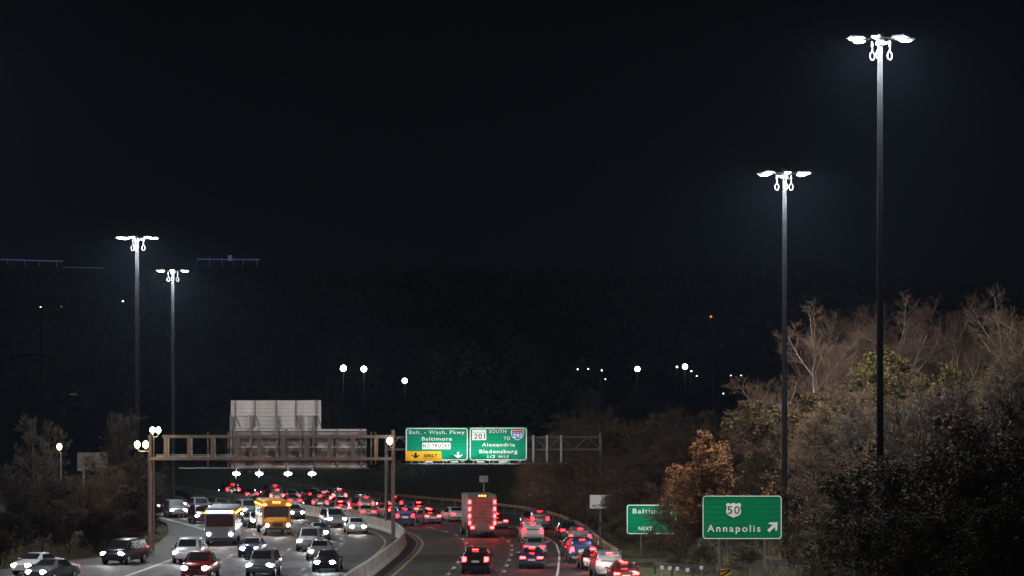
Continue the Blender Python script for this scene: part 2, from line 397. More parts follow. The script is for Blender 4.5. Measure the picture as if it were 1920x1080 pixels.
for k in range(3):
    z = p.z - .58 + k * .32
    mb.prism([(-.33, z - .0), (-.33, z + .13), (.33, z + .13 + .42 if z + .55 < p.z + .27 else p.z + .27), (.33, min(z + .40, p.z + .2))], -.016, -.011)
mb.build('stripes', M['sign_black'], t)
p = P(1090.5, 1041, 205)
t = thing('utility_box', 'small tan box standing on the verge inside the guardrail', 'box', (p.x, p.y, 0))
MB().box(-.32, .32, -.2, .2, .04, .30).build('cabinet', mat('tan_box', (.42, .33, .25), .7, var=.1), t)
MB().box(-.34, .34, -.22, .22, .301, .33).build('lid', mat('tan_lid', (.45, .36, .28), .7, var=.1), t)

# ------------------------------------------------------------------ text on signs
def text_mesh(txt, bold=.012, spacing=1.0):
    cu = bpy.data.curves.new('lettering', 'FONT'); cu.body = txt; cu.size = 1; cu.offset = bold; cu.space_character = spacing
    cu.resolution_u = 3; cu.extrude = .004
    o = bpy.data.objects.new('tmp', cu); C.objects.link(o)
    bpy.context.view_layer.update()
    me = bpy.data.meshes.new_from_object(o.evaluated_get(bpy.context.evaluated_depsgraph_get()))
    bpy.data.objects.remove(o); return me
_H = text_mesh('H', 0); CAPH = max(v.co.y for v in _H.vertices)
def text(parent, txt, x0, x1, base, cap, m, S_, cxp, cyp, y=-.03, bold=.008, spacing=1.12, cname='lettering'):
    "lettering fitted between pixel columns x0..x1 with baseline row base"
    me = text_mesh(txt, bold, spacing); xs_ = [v.co.x for v in me.vertices]
    lo, hi = min(xs_), max(xs_)
    sx = (x1 - x0) / S_ / (hi - lo); sz = cap / S_ / CAPH
    for v in me.vertices:
        x, yy, z = v.co
        v.co = ((x0 - cxp) / S_ + (x - lo) * sx, y - z, (cyp - base) / S_ + yy * sz)
    me.materials.clear(); me.materials.append(m)
    return link(cname, me, parent)
def rrect(x0, x1, z0, z1, r, n=5):
    pts = []
    for cx_, cz_, a0 in ((x1-r, z1-r, 0), (x0+r, z1-r, 90), (x0+r, z0+r, 180), (x1-r, z0+r, 270)):
        for k in range(n+1):
            a = R(a0 + 90 * k / n); pts.append((cx_ + r*math.cos(a), cz_ + r*math.sin(a)))
    return pts
def frame_rr(x0, x1, z0, z1, r, w, y0, y1):
    o_ = rrect(x0, x1, z0, z1, r); i_ = rrect(x0+w, x1-w, z0+w, z1-w, max(.01, r-w)); n = len(o_)
    mb = MB(); vs = [(a, y0, b) for a, b in o_] + [(a, y0, b) for a, b in i_] + [(a, y1, b) for a, b in o_] + [(a, y1, b) for a, b in i_]
    fs = []
    for k in range(n):
        j = (k+1) % n
        fs += [(k, n+k, n+j, j), (k, j, 2*n+j, 2*n+k), (n+k, 3*n+k, 3*n+j, n+j)]
    return mb.add(vs, fs)
def boards(parent, x0, x1, z0, z1, m, y0=0, y1=.06, h=.305, name='panel_board', gap=.006):
    n = max(1, round((z1 - z0) / h)); hh = (z1 - z0) / n
    me = MB().box(x0, x1, y0, y1, gap/2, hh - gap/2).mesh(name, m)
    for k in range(n): link(name, me, parent, (0, rnd.uniform(-.001, .001), z0 + k * hh))
    MB().box(x0+.02, x1-.02, y0+.02, y1+.01, z0+.02, z1-.02).build('backing', M['galv'], parent)

def us_shield(w, h):
    pts = [(0, -.5), (.09, -.44), (.20, -.40), (.35, -.33), (.45, -.20), (.47, -.05), (.43, .10), (.41, .20), (.49, .36), (.36, .49), (.24, .43), (.12, .43), (0, .50)]
    poly = pts + [(-a, b) for a, b in pts[-2:0:-1]]
    return [(a * w, b * h) for a, b in poly]
def interstate(w, h, top=True):
    side = [(.0, -.5), (.16, -.43), (.32, -.28), (.44, -.08), (.49, .12), (.48, .30), (.42, .49)]
    t_ = [(.30, .44), (.15, .47), (0, .44)]
    full = side + t_; poly = full + [(-a, b) for a, b in full[-2:0:-1]]
    return [(a * w, b * h) for a, b in poly]
def down_arrow(cx_, z0, z1, w):
    h = z1 - z0
    return [(cx_, z0), (cx_ + w*.5, z0 + h*.58), (cx_ + w*.42, z0 + h*.66), (cx_ + w*.13, z0 + h*.45), (cx_ + w*.11, z1), (cx_ - w*.11, z1), (cx_ - w*.13, z0 + h*.45), (cx_ - w*.42, z0 + h*.66), (cx_ - w*.5, z0 + h*.58)]

# ---- overhead green signs
D2 = 246.0; S2 = FPX / D2
def overhead(x0, x1, y0, y1, label, D=D2):
    s = FPX / D; cx_, cy_ = (x0+x1)/2, (y0+y1)/2; p = P(cx_, cy_, D)
    t = thing('road_sign', label, 'road sign', p)
    w, h = (x1-x0)/s/2, (y1-y0)/s/2
    return t, cx_, cy_, w, h
sgA, cxa, cya, w, h = overhead(760, 878, 801.5, 864, 'left overhead green sign for Baltimore with yellow ONLY panel and down arrows')
boards(sgA, -w, w, -h, h, M['green'])
frame_rr(-w+.05, w-.04, -h+.05, h-.05, .28, .085, -.014, -.001).build('border', M['sign_white'], sgA)
text(sgA, 'Balt. - Wash. Pkwy', 766.9, 871, 813.8, 6.9, M['sign_white'], S2, cxa, cya)
text(sgA, 'Baltimore', 790.8, 847.4, 825.9, 6.6, M['sign_white'], S2, cxa, cya)
def plate(t, x0, x1, y0, y1, m, cx_, cy_, s, ya=-.03, yb=-.016, name='plate'):
    return MB().box((x0-cx_)/s, (x1-cx_)/s, ya, yb, (cy_-y1)/s, (cy_-y0)/s).build(name, m, t)
pl = plate(sgA, 791.7, 844.8, 830.1, 842.1, M['sign_white'], cxa, cya, S2)
text(sgA, 'NO TRUCKS', 793.4, 843.2, 839.3, 6.4, M['sign_black'], S2, cxa, cya, y=-.04, bold=.016, spacing=1.25)
plate(sgA, 760.2, 827.9, 846, 864.2, M['sign_yellow'], cxa, cya, S2, name='yellow_plate')
text(sgA, 'ONLY', 795, 820.3, 857, 6, M['sign_black'], S2, cxa, cya, y=-.04, bold=.025, spacing=1.3)
MB().prism(down_arrow((779.3-cxa)/S2, (cya-859.8)/S2, (cya-848.6)/S2, 17/S2), -.038, -.031).build('arrow', M['sign_black'], sgA)
MB().prism(down_arrow((859-cxa)/S2, (cya-860)/S2, (cya-847.7)/S2, 17.5/S2), -.024, -.016).build('arrow', M['sign_white'], sgA)
sgB, cxb, cyb, w, h = overhead(880, 988.7, 801, 864, 'right overhead green sign with red and blue interstate shield 295 and route 201')
boards(sgB, -w, w, -h, h, M['green'])
frame_rr(-w+.04, w-.05, -h+.05, h-.05, .28, .085, -.014, -.001).build('border', M['sign_white'], sgB)
plate(sgB, 885.2, 911.8, 805.4, 825.2, M['sign_white'], cxb, cyb, S2)
plate(sgB, 886.5, 910.5, 811.2, 811.7, M['sign_black'], cxb, cyb, S2, -.034, -.031, 'rule')
text(sgB, '201', 888.9, 909.3, 822.7, 9, M['sign_black'], S2, cxb, cyb, y=-.04, bold=.008)
text(sgB, 'SOUTH', 917, 949.2, 812.0, 6.5, M['sign_white'], S2, cxb, cyb)
text(sgB, 'TO', 944.3, 956.4, 825, 6.5, M['sign_white'], S2, cxb, cyb)
text(sgB, 'Alexandria', 903.6, 965.5, 837, 6.7, M['sign_white'], S2, cxb, cyb)
text(sgB, 'Bladensburg', 898.8, 970, 849.7, 6.7, M['sign_white'], S2, cxb, cyb)
text(sgB, '1/2', 914, 928.5, 858.9, 5.4, M['sign_white'], S2, cxb, cyb)
text(sgB, 'MILE', 934.8, 954, 858.9, 5.4, M['sign_white'], S2, cxb, cyb)
shx, shz = (970.2-cxb)/S2, (cyb-815.3)/S2
def shifted(poly, k=1.0): return [(a*k + shx, b*k + shz) for a, b in poly]
MB().prism(shifted(interstate(25/S2, 20/S2)), -.026, -.016).build('shield_edge', M['sign_white'], sgB)
inner = shifted(interstate(25/S2, 20/S2), .9)
zc = shz + .24*20/S2*.9
MB().prism([q for q in inner if q[1] < zc] and [(a, min(b, zc)) for a, b in inner], -.032, -.0265).build('shield_field', M['sign_blue'], sgB)
topb = [(a, max(b, zc + .03)) for a, b in inner]
MB().prism(topb, -.033, -.0275).build('shield_top', M['sign_red'], sgB)
text(sgB, '295', 961.2, 980.2, 820.6, 7.4, M['sign_white'], S2, cxb, cyb, y=-.042, bold=.03, spacing=1.0)

# ---- rear gantry that carries the green signs
gn = thing('sign_gantry', 'pale steel sign gantry carrying the green overhead signs, bare hangers at its right end', 'gantry', (0, 0, 0))
xl2, xr2 = P(724, 0, D2).x, P(1127, 0, D2).x
zt, zb = P(0, 820, D2).z, P(0, 843, D2).z
for yy in (D2+.35, D2+1.5):
    for zz in (zt, zb):
        MB().tube([(xl2, yy, zz), (xr2, yy, zz)], .10, 8).build('chord', M['galv_dark'], gn, True)
nb = 16; bw = (xr2 - xl2) / nb
for yy in (D2+.35, D2+1.5):
    for k in range(nb):
        a, b = (zb, zt) if k % 2 == 0 else (zt, zb)
        MB().tube([(xl2 + k*bw, yy, a), (xl2 + (k+1)*bw, yy, b)], .045, 6).build('diagonal_brace', M['galv_dark'], gn, True)
for k in range(0, nb + 1, 2):
    for zz in (zt, zb): MB().bar((xl2 + k*bw, D2+.35, zz), (xl2 + k*bw, D2+1.5, zz), .07).build('cross_strut', M['galv_dark'], gn)
for px, yt, yb_ in ((724, 818, 1), (1127, 811, 1)):
    x = P(px, 0, D2).x
    for yy in (D2+.35, D2+1.5):
        MB().tube([(x, yy, .9 if px < 800 else tz(x, yy)), (x, yy, P(0, yt, D2).z)], .15, 12).build('post', M['galv_dark'], gn, True)
for px in (772, 800, 838, 866, 895, 925, 950, 975, 1000, 1025.5, 1052):
    x = P(px, 0, D2).x; zt_ = P(0, 816, D2).z; zb_ = P(0, 867, D2).z
    MB().box(x-.09, x+.09, D2+.08, D2+.24, zb_, zt_).build('hanger', M['galv'], gn)
zw = P(0, 868, D2).z
for yy in (D2-.95, D2-.55):
    MB().bar((P(760, 0, D2).x, yy, zw-.06), (P(1055, 0, D2).x, yy, zw-.06), .05).build('walkway_rail', M['galv_dark'], gn)
for px in (772, 787, 797, 812, 832, 846, 870, 888, 903, 918, 938, 955, 972, 985, 1000, 1025.5, 1052):
    x = P(px, 0, D2).x
    MB().tube([(x, D2+.1, zw + .05), (x, D2-.95, zw - .03), (x, D2-.97, zw + .12 + (.1 if px < 990 else 0))], .045, 6).build('lamp_arm', M['galv_dark'], gn)
lens_l = MB().box(-.28, .28, -.12, .02, 0, .02)
for n_, px in enumerate((805.5, 853, 902, 942)):
    p = P(px, 866.5, D2)
    nm = ['under the yellow ONLY panel', 'under the white down arrow', 'left one under the 295 sign', 'right one under the 295 sign'][n_]
    t = thing('sign_lamp', 'flat dark sign light fixture on the walkway arms, ' + nm, 'sign light', (p.x, D2 - .95, zw + .02), 0, 'sign lights below the green overhead signs')
    MB().prism([(-.38, 0), (.38, 0), (.32, .10), (-.32, .10)], -.2, .2).build('housing', M['dark_plastic'], t)
    MB().box(-.30, .30, -.14, .17, .101, .112).build('lens', M['sign_lamp_dim'], t)
    l = bpy.data.lights.new('sign_lamp_light', 'AREA'); l.shape = 'RECTANGLE'; l.size = 1.6; l.size_y = .3; l.energy = 98; l.color = (.93, 1.0, .95)
    lo_ = bpy.data.objects.new('sign_lamp_light', l); C.objects.link(lo_); lo_.parent = t; lo_.location = (0, -1.1, -.5)
    lo_.rotation_euler = (R(180 - 38), 0, 0)    # looks up and back at the sign face

# ------------------------------------------------------------------ front gantry (brown) with sign backs
D1 = 210.0; S1 = FPX / D1
gb = thing('sign_gantry', 'brown painted ladder truss gantry across the inbound road with sign backs', 'gantry', (0, 0, 0))
def X1(px): return P(px, 0, D1).x
def Z1(py): return P(0, py, D1).z
zt, zb = Z1(818.5), Z1(860)
for yy, hw_, m in ((D1, .12, M['brown']), (D1+1.5, .085, M['galv'])):
    MB().box(X1(305 if yy == D1 else 300), X1(738), yy-hw_, yy+hw_, zt-hw_, zt+hw_).build('chord', m, gb)
    MB().box(X1(283), X1(738), yy-hw_, yy+hw_, zb-hw_, zb+hw_).build('chord', m, gb)
    for k in range(10):
        px = 311 + 43.8 * k
        uw = .15 if yy == D1 else .07
        MB().box(X1(px)-uw, X1(px)+uw, yy-hw_*.9, yy+hw_*.9, zb+hw_, zt-hw_).build('upright', m, gb)
for k in range(10):
    px = 311 + 43.8 * k
    MB().bar((X1(px), D1+.12, zt), (X1(px), D1+1.41, zt), .10).build('cross_strut', M['galv'], gb)
    MB().bar((X1(px), D1+.12, zb), (X1(px), D1+1.41, zb), .10).build('cross_strut', M['galv'], gb)
MB().tube([(X1(279), D1+.7, tz(X1(279), D1)), (X1(279), D1+.7, Z1(815))], .17, 12).build('post', M['brown'], gb, True)
MB().tube([(X1(737), D1+.2, .9), (X1(737), D1+.2, Z1(806))], .16, 12).build('post', M['brown'], gb, True)
MB().box(X1(737)-.3, X1(737)+.3, D1-.1, D1+.5, 1.021, 1.10).build('base_plate', M['brown'], gb)
for px in (385, 423.5, 694, 702):
    MB().box(X1(px)-.06, X1(px)+.06, D1+1.66, D1+1.78, Z1(880 if px < 600 else 872), Z1(810)).build('hanger', M['brown'], gb)
for zz in (Z1(853.5), Z1(856.5)):
    MB().tube([(X1(290), D1+.75, zz), (X1(437), D1+.75, zz)], .035, 6).build('conduit', M['galv'], gb)
MB().box(X1(330), X1(690), D1+1.9, D1+2.6, Z1(879)-.03, Z1(879)+.02).build('walkway', M['galv'], gb)
# lower sign back
def sign_back(name, label, x0, x1, y0, y1, D, m, bh=.305):
    s = FPX/D; cx_, cy_ = (x0+x1)/2, (y0+y1)/2; p = P(cx_, cy_, D); w, h = (x1-x0)/s/2, (y1-y0)/s/2
    t = thing(name, label, 'road sign', p)
    n = max(1, round(2*h/bh)); hh = 2*h/n
    me = MB().box(-w, w, 0, .02, .004, hh-.004)
    me.box(-w, w, -.05, 0, .004, .022); me.box(-w, w, -.05, 0, hh-.022, hh-.004); me.box(-w, w, -.03, 0, hh/2-.012, hh/2+.012)
    me = me.mesh('panel_board', m)
    for k in range(n): link('panel_board', me, t, (0, rnd.uniform(-.002, .002), -h + k*hh))
    return t, w, h, cx_, cy_, s
DS = D1 + 1.95
tb, w, h, cx_, cy_, s = sign_back('road_sign', 'wide lower back of an overhead sign of dull aluminium behind the brown truss', 433, 687, 804, 877, DS, M['alu_dull'], .92)
for zz in (h-.10, .10, -h+.1): MB().box(-w, w, -.13, -.051, zz-.06, zz+.06).build('stiffener', M['alu'], tb)
for px in (440, 485, 537, 590, 632, 678):
    x = (px-cx_)/s; MB().box(x-.07, x+.07, -.22, -.131, -h-.05, h-.02).build('support_beam', M['galv'], tb)
for k in range(5):
    x = -w + 1.5 + k*2.2; MB().box(x-.35, x+.35, -.10, -.051, -h+.12, -h+.55).build('patch_plate', M['rust'], tb)
mge = MB().box(w+.001, w+.03, -.02, .05, -h, h).build('edge_strip', M['green'], tb)
tu, w, h, cx_, cy_, s = sign_back('road_sign', 'upper ribbed aluminium back of a sign standing above the brown truss', 433, 602, 750.5, 803.5, DS+.05, M['alu'], .305)
for px in (441, 478.5, 518, 555, 594):
    x = (px-cx_)/s
    MB().box(x-.05, x+.05, -.14, -.051, -h+.1, h-.02).build('stiffener', M['galv'], tu)
    MB().bar((x+.03, -.12, -.05), (x+.38, -.5, -h+.12), .06).build('strut', M['galv'], tu)
for px in (434, 470.5, 520, 564, 588.5):
    x = (px-cx_)/s
    MB().box(x-.09, x+.09, -.42, -.24, -h-2.2, -.05).build('support_beam', M['galv'], tu)
MB().box(-w, w, -.10, -.051, -.10, .02).build('cross_rail', M['alu'], tu)
MB().box(-w, w, -.10, -.051, -h, -h+.12).build('cross_rail', M['alu'], tu)
for n_, px in enumerate((443, 486, 540, 585)):
    p = P(px, 888.5, D1+4.2)
    nm = ['leftmost', 'second from the left', 'third from the left', 'rightmost'][n_]
    t = thing('sign_lamp', 'blinding white sign light hanging below the sign backs, %s of four' % nm, 'sign light', p, 0, 'lit lamps below the sign backs')
    MB().sphere((0, 0, 0), .30, (1.0, .6, .42), 14, 8).build('lens', M['sign_lamp'], t, True)
    MB().box(-.33, .33, .05, .30, .131, .17).build('housing', M['dark_plastic'], t)
    MB().tube([(0, .1, .16), (0, .1, .55), (0, -1.6, .62)], .03, 6).build('arm', M['galv'], t)
    MB().bar((-.03, .05, -.13), (-.03, .05, -.33), .05).build('bracket', M['galv'], t)

# ------------------------------------------------------------------ ground mounted signs
DA = 150.0; SA = FPX/DA
an, cx_, cy_, w, h = overhead(1317, 1466, 929, 1011, 'large green roadside sign for Annapolis with route 50 shield and slanting arrow', DA)
boards(an, -w, w, -h, h, M['green_dark'])
frame_rr(-w+.015, w-.015, -h+.015, h-.015, .2, .045, -.014, -.001).build('border', M['sign_white'], an)
sx_, sz_ = (1375.4-cx_)/SA, (cy_-956.6)/SA
MB().prism([(a+sx_, b+sz_) for a, b in us_shield(30/SA, 28.5/SA)], -.024, -.015).build('shield', M['sign_white'], an)
text(an, '50', 1364, 1387, 963.2, 14, M['sign_black'], SA, cx_, cy_, y=-.03, bold=.0)
text(an, 'Annapolis', 1326, 1425.8, 997, 12.6, M['sign_white'], SA, cx_, cy_, y=-.025, bold=.012, spacing=1.3)
ax, az = (1440.5-cx_)/SA, (cy_-996)/SA; bx_, bz_ = (1457.5-cx_)/SA, (cy_-979.5)/SA
dv = Vector((bx_-ax, bz_-az)); L = dv.length; dv.normalize(); nv = Vector((-dv.y, dv.x))
def A2(u, v): q = dv*u*L + nv*v*L; return (ax+q.x, az+q.y)
MB().prism([A2(0, -.12), A2(.62, -.12), A2(.40, -.42), A2(.58, -.42), A2(1.02, 0), A2(.58, .42), A2(.40, .42), A2(.62, .12), A2(0, .12)][::-1], -.024, -.015).build('arrow', M['sign_white'], an)
for px in (1348.5, 1434):
    x = (px-cx_)/SA; MB().box(x-.075, x+.075, .09, .24, -P(0, 1011, DA).z - h - .3, h-.2).build('post', M['galv_dark'], an)
DB = 200.0; SB = FPX/DB
ba, cx_, cy_, w, h = overhead(1175, 1268, 946, 1001.6, 'smaller green roadside sign for Baltimore half hidden by a bush', DB)
boards(ba, -w, w, -h, h, M['green_dark'])
frame_rr(-w+.015, w-.015, -h+.015, h-.015, .2, .06, -.014, -.001).build('border', M['sign_white'], ba)
text(ba, 'Baltimore', 1186.3, 1260, 962.6, 8.7, M['sign_white'], SB, cx_, cy_, y=-.025, bold=.015, spacing=1.2)
text(ba, 'NEXT', 1197, 1223, 994.3, 6.6, M['sign_white'], SB, cx_, cy_, y=-.025, bold=.015)
for px in (1202, 1247):
    x = (px-cx_)/SB; MB().box(x-.06, x+.06, .09, .2, -P(0, 1001, DB).z - h + .4, h-.2).build('post', M['galv_dark'], ba)
DW = 236.0; SW = FPX/DW
ws, cx_, cy_, w, h = overhead(1106, 1145, 928, 953.5, 'small white rectangular sign partly covered by bare twigs', DW)
MB().box(-w, w, 0, .03, -h, h).build('panel', M['sign_white'], ws)
text(ws, 'NEXT RIGHT', 1110, 1142, 950.5, 4.2, M['sign_black'], SW, cx_, cy_, y=-.01, bold=.02)
MB().box(-.05, .05, .031, .12, -4.8, h).build('post', M['galv'], ws)
DT = 262.0; ST = FPX/DT
at, cx_, cy_, w, h = overhead(145, 203, 848.5, 883, 'faded whitish sign with faint lettering ALL TRUCKS behind bare bushes at left', DT)
MB().box(-w, w, 0, .04, -h, h).build('panel', M['dirty_white'], at)
text(at, 'ALL TRUCKS', 153, 197, 856.8, 4.4, M['rust'], ST, cx_, cy_, y=-.01, bold=0)
for sx in (-1, 1): MB().box(sx*w*.6-.07, sx*w*.6+.07, .041, .16, -4.5, h-.2).build('post', M['galv'], at)
D9 = 290.0
p = P(907, 898, D9)
t = thing('road_sign', 'small plain grey sign back on a post beneath the right green sign', 'road sign', p)
MB().box(-.47, .47, 0, .02, -.35, .35).build('panel', M['alu_dull'], t)
MB().box(-.05, .05, -.06, -.001, -p.z, .2).build('post', M['galv'], t)
MB().box(-.3, .3, -.2, .3, -p.z - .2, -p.z + .75).build('footing', M['concrete'], t)

# ------------------------------------------------------------------ high mast lights
def high_mast(label, px, py, D, zbase, seed, n=6, rot=0.0, taper=(.34, .16), k_=1.0):
    top = P(px, py, D); rr = random.Random(seed); z = top.z - zbase
    t = thing('high_mast_light', label, 'high mast light', (top.x, D, zbase), 0, 'tall high mast lights along the highway')
    hs = [0, z*.25, z*.5, z*.75, z-.3]
    MB().tube([(0, 0, a) for a in hs], [taper[0] + (taper[1]-taper[0])*a/z for a in hs], 12).build('pole', M['mast'], t, True)
    MB().tube([(0, 0, -.3), (0, 0, .25)], .6, 12).build('footing', M['concrete'], t)
    MB().tube([(0, 0, z-.32), (0, 0, z+.35)], [.26, .20], 10).build('head_hub', M['dark_plastic'], t)
    MB().tube([(.75*math.cos(a), .75*math.sin(a), z) for a in np.linspace(0, 2*math.pi, 17)], .05, 6, False).build('ring', M['unlit_black'], t, True)
    for k in range(n):
        a = rot + 2*math.pi*k/n + .1; ca, sa = math.cos(a), math.sin(a)
        MB().bar((.2*ca, .2*sa, z+.05), (1.2*ca, .95*sa, z), .06).build('arm', M['unlit_black'], t)
        hb = MB(); hb.xf = Matrix.Translation((1.42*ca, 1.1*sa, z)) @ Matrix.Rotation(a, 4, 'Z')
        hb.prism([(-.52, .0), (.50, 0), (.42, .11), (-.36, .14)], -.22, .22); lum = hb.build('luminaire', M['dark_plastic'], t)
        lb = MB(); lb.xf = hb.xf; lb.sphere((.02, 0, -.005), .38*k_, (1, .48, .26), 12, 5, -1.0, -.02); lb.build('lens', M['mast_lens'], lum, True)
    for k in range(3):
        a = rot + 2*math.pi*k/3 + 2.2; x, y = .55*math.cos(a), .35*math.sin(a); lpz = z - .25
        pts = [(x, y, lpz)] + [(x + .02, y, lpz-.3)] + [(x + .13*math.sin(u), y + .05*math.sin(u), lpz - .62 + .22*math.cos(u)) for u in np.linspace(.15, 2*math.pi-.15, 14)] + [(x-.02, y, lpz-.3)]
        MB().tube(pts, .032, 6).build('cable_loop', M['cable'], t, True)
        MB().tube([(x, y, lpz+.2), (x, y, lpz-.12)], .07, 6).build('plug', M['cable'], t)
    return t
high_mast('tallest high mast light at right, three bright lamp clusters high above the trees', 1650, 74, 146, 3.0, 1, rot=.15, taper=(.215, .135))
high_mast('second tall mast light at right, between the arrow sign and the tallest mast', 1471, 326, 181, -.3, 2, rot=.5, taper=(.21, .13))
high_mast('left mast light, the taller and nearer of the two at left', 257, 446, 233, 0, 3, rot=.2, taper=(.24, .15))
high_mast('shorter far mast light at left above the brown gantry lamps', 324, 508, 281, 0, 4, rot=.45, taper=(.225, .14))
near = high_mast('mast light of the same row standing nearer the camera left of the frame', -190, 60, 172, 0, 5, n=6, rot=.3, k_=1.2)

# ------------------------------------------------------------------ warm globe lamps
def globe_lamp(label, pxs, py, D, pole_px, r=.27, ground=0.0, power=900, standalone=True):
    s = FPX/D; p = P(pole_px, py, D)
    t = thing('street_lamp', label, 'street lamp', (p.x, D, ground), 0, 'warm globe lamps around the gantry')
    zz = p.z - ground
    MB().tube([(0, 0, 0), (0, 0, zz-.5)], [.09, .06], 8).build('pole', M['brown'], t, True)
    for px in pxs:
        x = (px - pole_px)/s
        MB().tube([(0, 0, zz-.55), (x*.8, -.1, zz-.52), (x, -.2, zz-.32)], .04, 6).build('bracket', M['galv'], t)
        g_ = MB().sphere((x, -.2, zz), r, (.85, .85, 1.08), 14, 10).build('globe', M['sodium'], t, True)
        MB().sphere((x, -.2, zz+r*1.1), r*.4, (1, 1, .5), 12, 4, -.3, 1).build('cap', M['dark_plastic'], t)
    return t
globe_lamp('left twin warm globe lamp beside the left end of the brown gantry', (258, 273.5), 833.5, 208, 279.5, .25)
globe_lamp('upper twin warm globe lamp just above the left end of the brown gantry', (286.5, 297.5), 806.5, 214, 288, .23)
globe_lamp('single warm globe lamp on the post beside the green signs', (731,), 826.5, 208.5, 737.8, .25, ground=1.2)
globe_lamp('lone warm globe lamp at far left beside a bare tree', (112,), 837.5, 240, 114, .25)
# dark cobra lamp at the left edge and one behind
for lab, (x0, y0), (x1, y1), D in (('unlit curved arm street lamp, dark against the sky at the left edge', (-30, 676), (100, 671), 170), ('unlit small curved arm lamp dark behind the left gantry end', (205, 745), (140, 740), 260)):
    a, b = P(x0, y0, D), P(x1, y1, D)
    t = thing('street_lamp', lab, 'street lamp', (a.x, D, 0))
    w = b.x - a.x
    MB().tube([(0, 0, 0), (0, 0, a.z - .3), (w*.25, 0, a.z), (w*.7, 0, b.z+.25), (w*.93, 0, b.z+.08)], [.11, .08, .05, .04, .035], 8).build('pole', M['unlit_black'], t, True)
    sg = 1 if w > 0 else -1
    MB().box(min(w*.93, w*.93 + sg*.7), max(w*.93, w*.93 + sg*.7), -.15, .15, b.z - .06, b.z + .1).build('luminaire', M['dark_plastic'], t)

# ------------------------------------------------------------------ trees
def polys(p0, d0, L, K, r, wob, up):
    n = len(p0); pts = [p0]; d = d0.copy()
    for k in range(K):
        d = d + r.normal(0, wob, d.shape); d[:, 2] += up; d /= np.linalg.norm(d, axis=1, keepdims=True)
        pts.append(pts[-1] + d * (L / K)[:, None])
    return np.stack(pts, 1)
def kids(poly, rad, L, n, t0, ang, lenf, K, r, wob, up, rf, spread=.3):
    N = len(poly); idx = np.repeat(np.arange(N), n); t = r.uniform(t0, 1, len(idx)); Kp = poly.shape[1] - 1
    u = t * Kp; s = np.minimum(u.astype(int), Kp - 1); fr = (u - s)[:, None]
    p0 = poly[idx, s] * (1-fr) + poly[idx, s+1] * fr; tan = poly[idx, s+1] - poly[idx, s]; tan /= np.linalg.norm(tan, axis=1, keepdims=True)
    q = r.normal(0, 1, tan.shape); q -= tan * (q*tan).sum(1, keepdims=True); q /= np.linalg.norm(q, axis=1, keepdims=True)
    a = np.radians(r.normal(ang, ang*spread, len(idx)))[:, None]
    d = np.cos(a)*tan + np.sin(a)*q
    Lc = L[idx] * lenf * (1.1 - .55*t) * r.uniform(.7, 1.2, len(idx))
    rc = (rad[idx, s] * (1-fr[:, 0]) + rad[idx, s+1]*fr[:, 0]) * rf
    po = polys(p0, d, Lc, K, r, wob, up)
    ra = rc[:, None] * np.linspace(1, .35, K+1)[None]
    return po, ra, Lc
def tubes(poly, rad, n=3):
    N, K1, _ = poly.shape; t = poly[:, -1] - poly[:, 0]; t /= (np.linalg.norm(t, axis=1, keepdims=True) + 1e-9)
    ref = np.where(np.abs(t[:, 2:3]) > .9, np.array([[1., 0, 0]]), np.array([[0, 0, 1.]])); a = np.cross(t, ref); a /= np.linalg.norm(a, axis=1, keepdims=True); b = np.cross(t, a)
    w = 2*np.pi*np.arange(n)/n
    ring = a[:, None]*np.cos(w)[None, :, None] + b[:, None]*np.sin(w)[None, :, None]
    V_ = poly[:, :, None, :] + ring[:, None]*rad[:, :, None, None]
    base = (np.arange(N)*K1*n)[:, None, None]; k = np.arange(K1-1)[None, :, None]*n; j = np.arange(n)[None, None, :]; j2 = (j+1) % n
    Q = np.stack([base+k+j, base+k+j2, base+k+n+j2, base+k+n+j], -1).reshape(-1, 4)
    return V_.reshape(-1, 3), Q
def spikes(p0, p1, r0, r):
    t = p1 - p0; L = np.linalg.norm(t, axis=1, keepdims=True); t = t/(L+1e-9)
    q = r.normal(0, 1, t.shape); q -= t*(q*t).sum(1, keepdims=True); q /= np.linalg.norm(q, axis=1, keepdims=True); b = np.cross(t, q)
    V_ = np.stack([p0 + q*r0, p0 - q*r0*.5 + b*r0*.87, p0 - q*r0*.5 - b*r0*.87, p1], 1)
    o = (np.arange(len(p0))*4)[:, None, None]
    T = (o + np.array([[0, 1, 3], [1, 2, 3], [2, 0, 3]])[None]).reshape(-1, 3)
    return V_.reshape(-1, 3), T
def leaves(c, size, r):
    n = len(c); a = r.normal(0, 1, (n, 3)); a /= np.linalg.norm(a, axis=1, keepdims=True)
    b = r.normal(0, 1, (n, 3)); b -= a*(a*b).sum(1, keepdims=True); b /= np.linalg.norm(b, axis=1, keepdims=True)
    s = (size * r.uniform(.6, 1.3, n))[:, None]
    V_ = np.stack([c - a*s, c + b*s*.6, c + a*s, c - b*s*.6], 1).reshape(-1, 3)
    Q = (np.arange(n)*4)[:, None] + np.arange(4)[None]
    return V_, Q
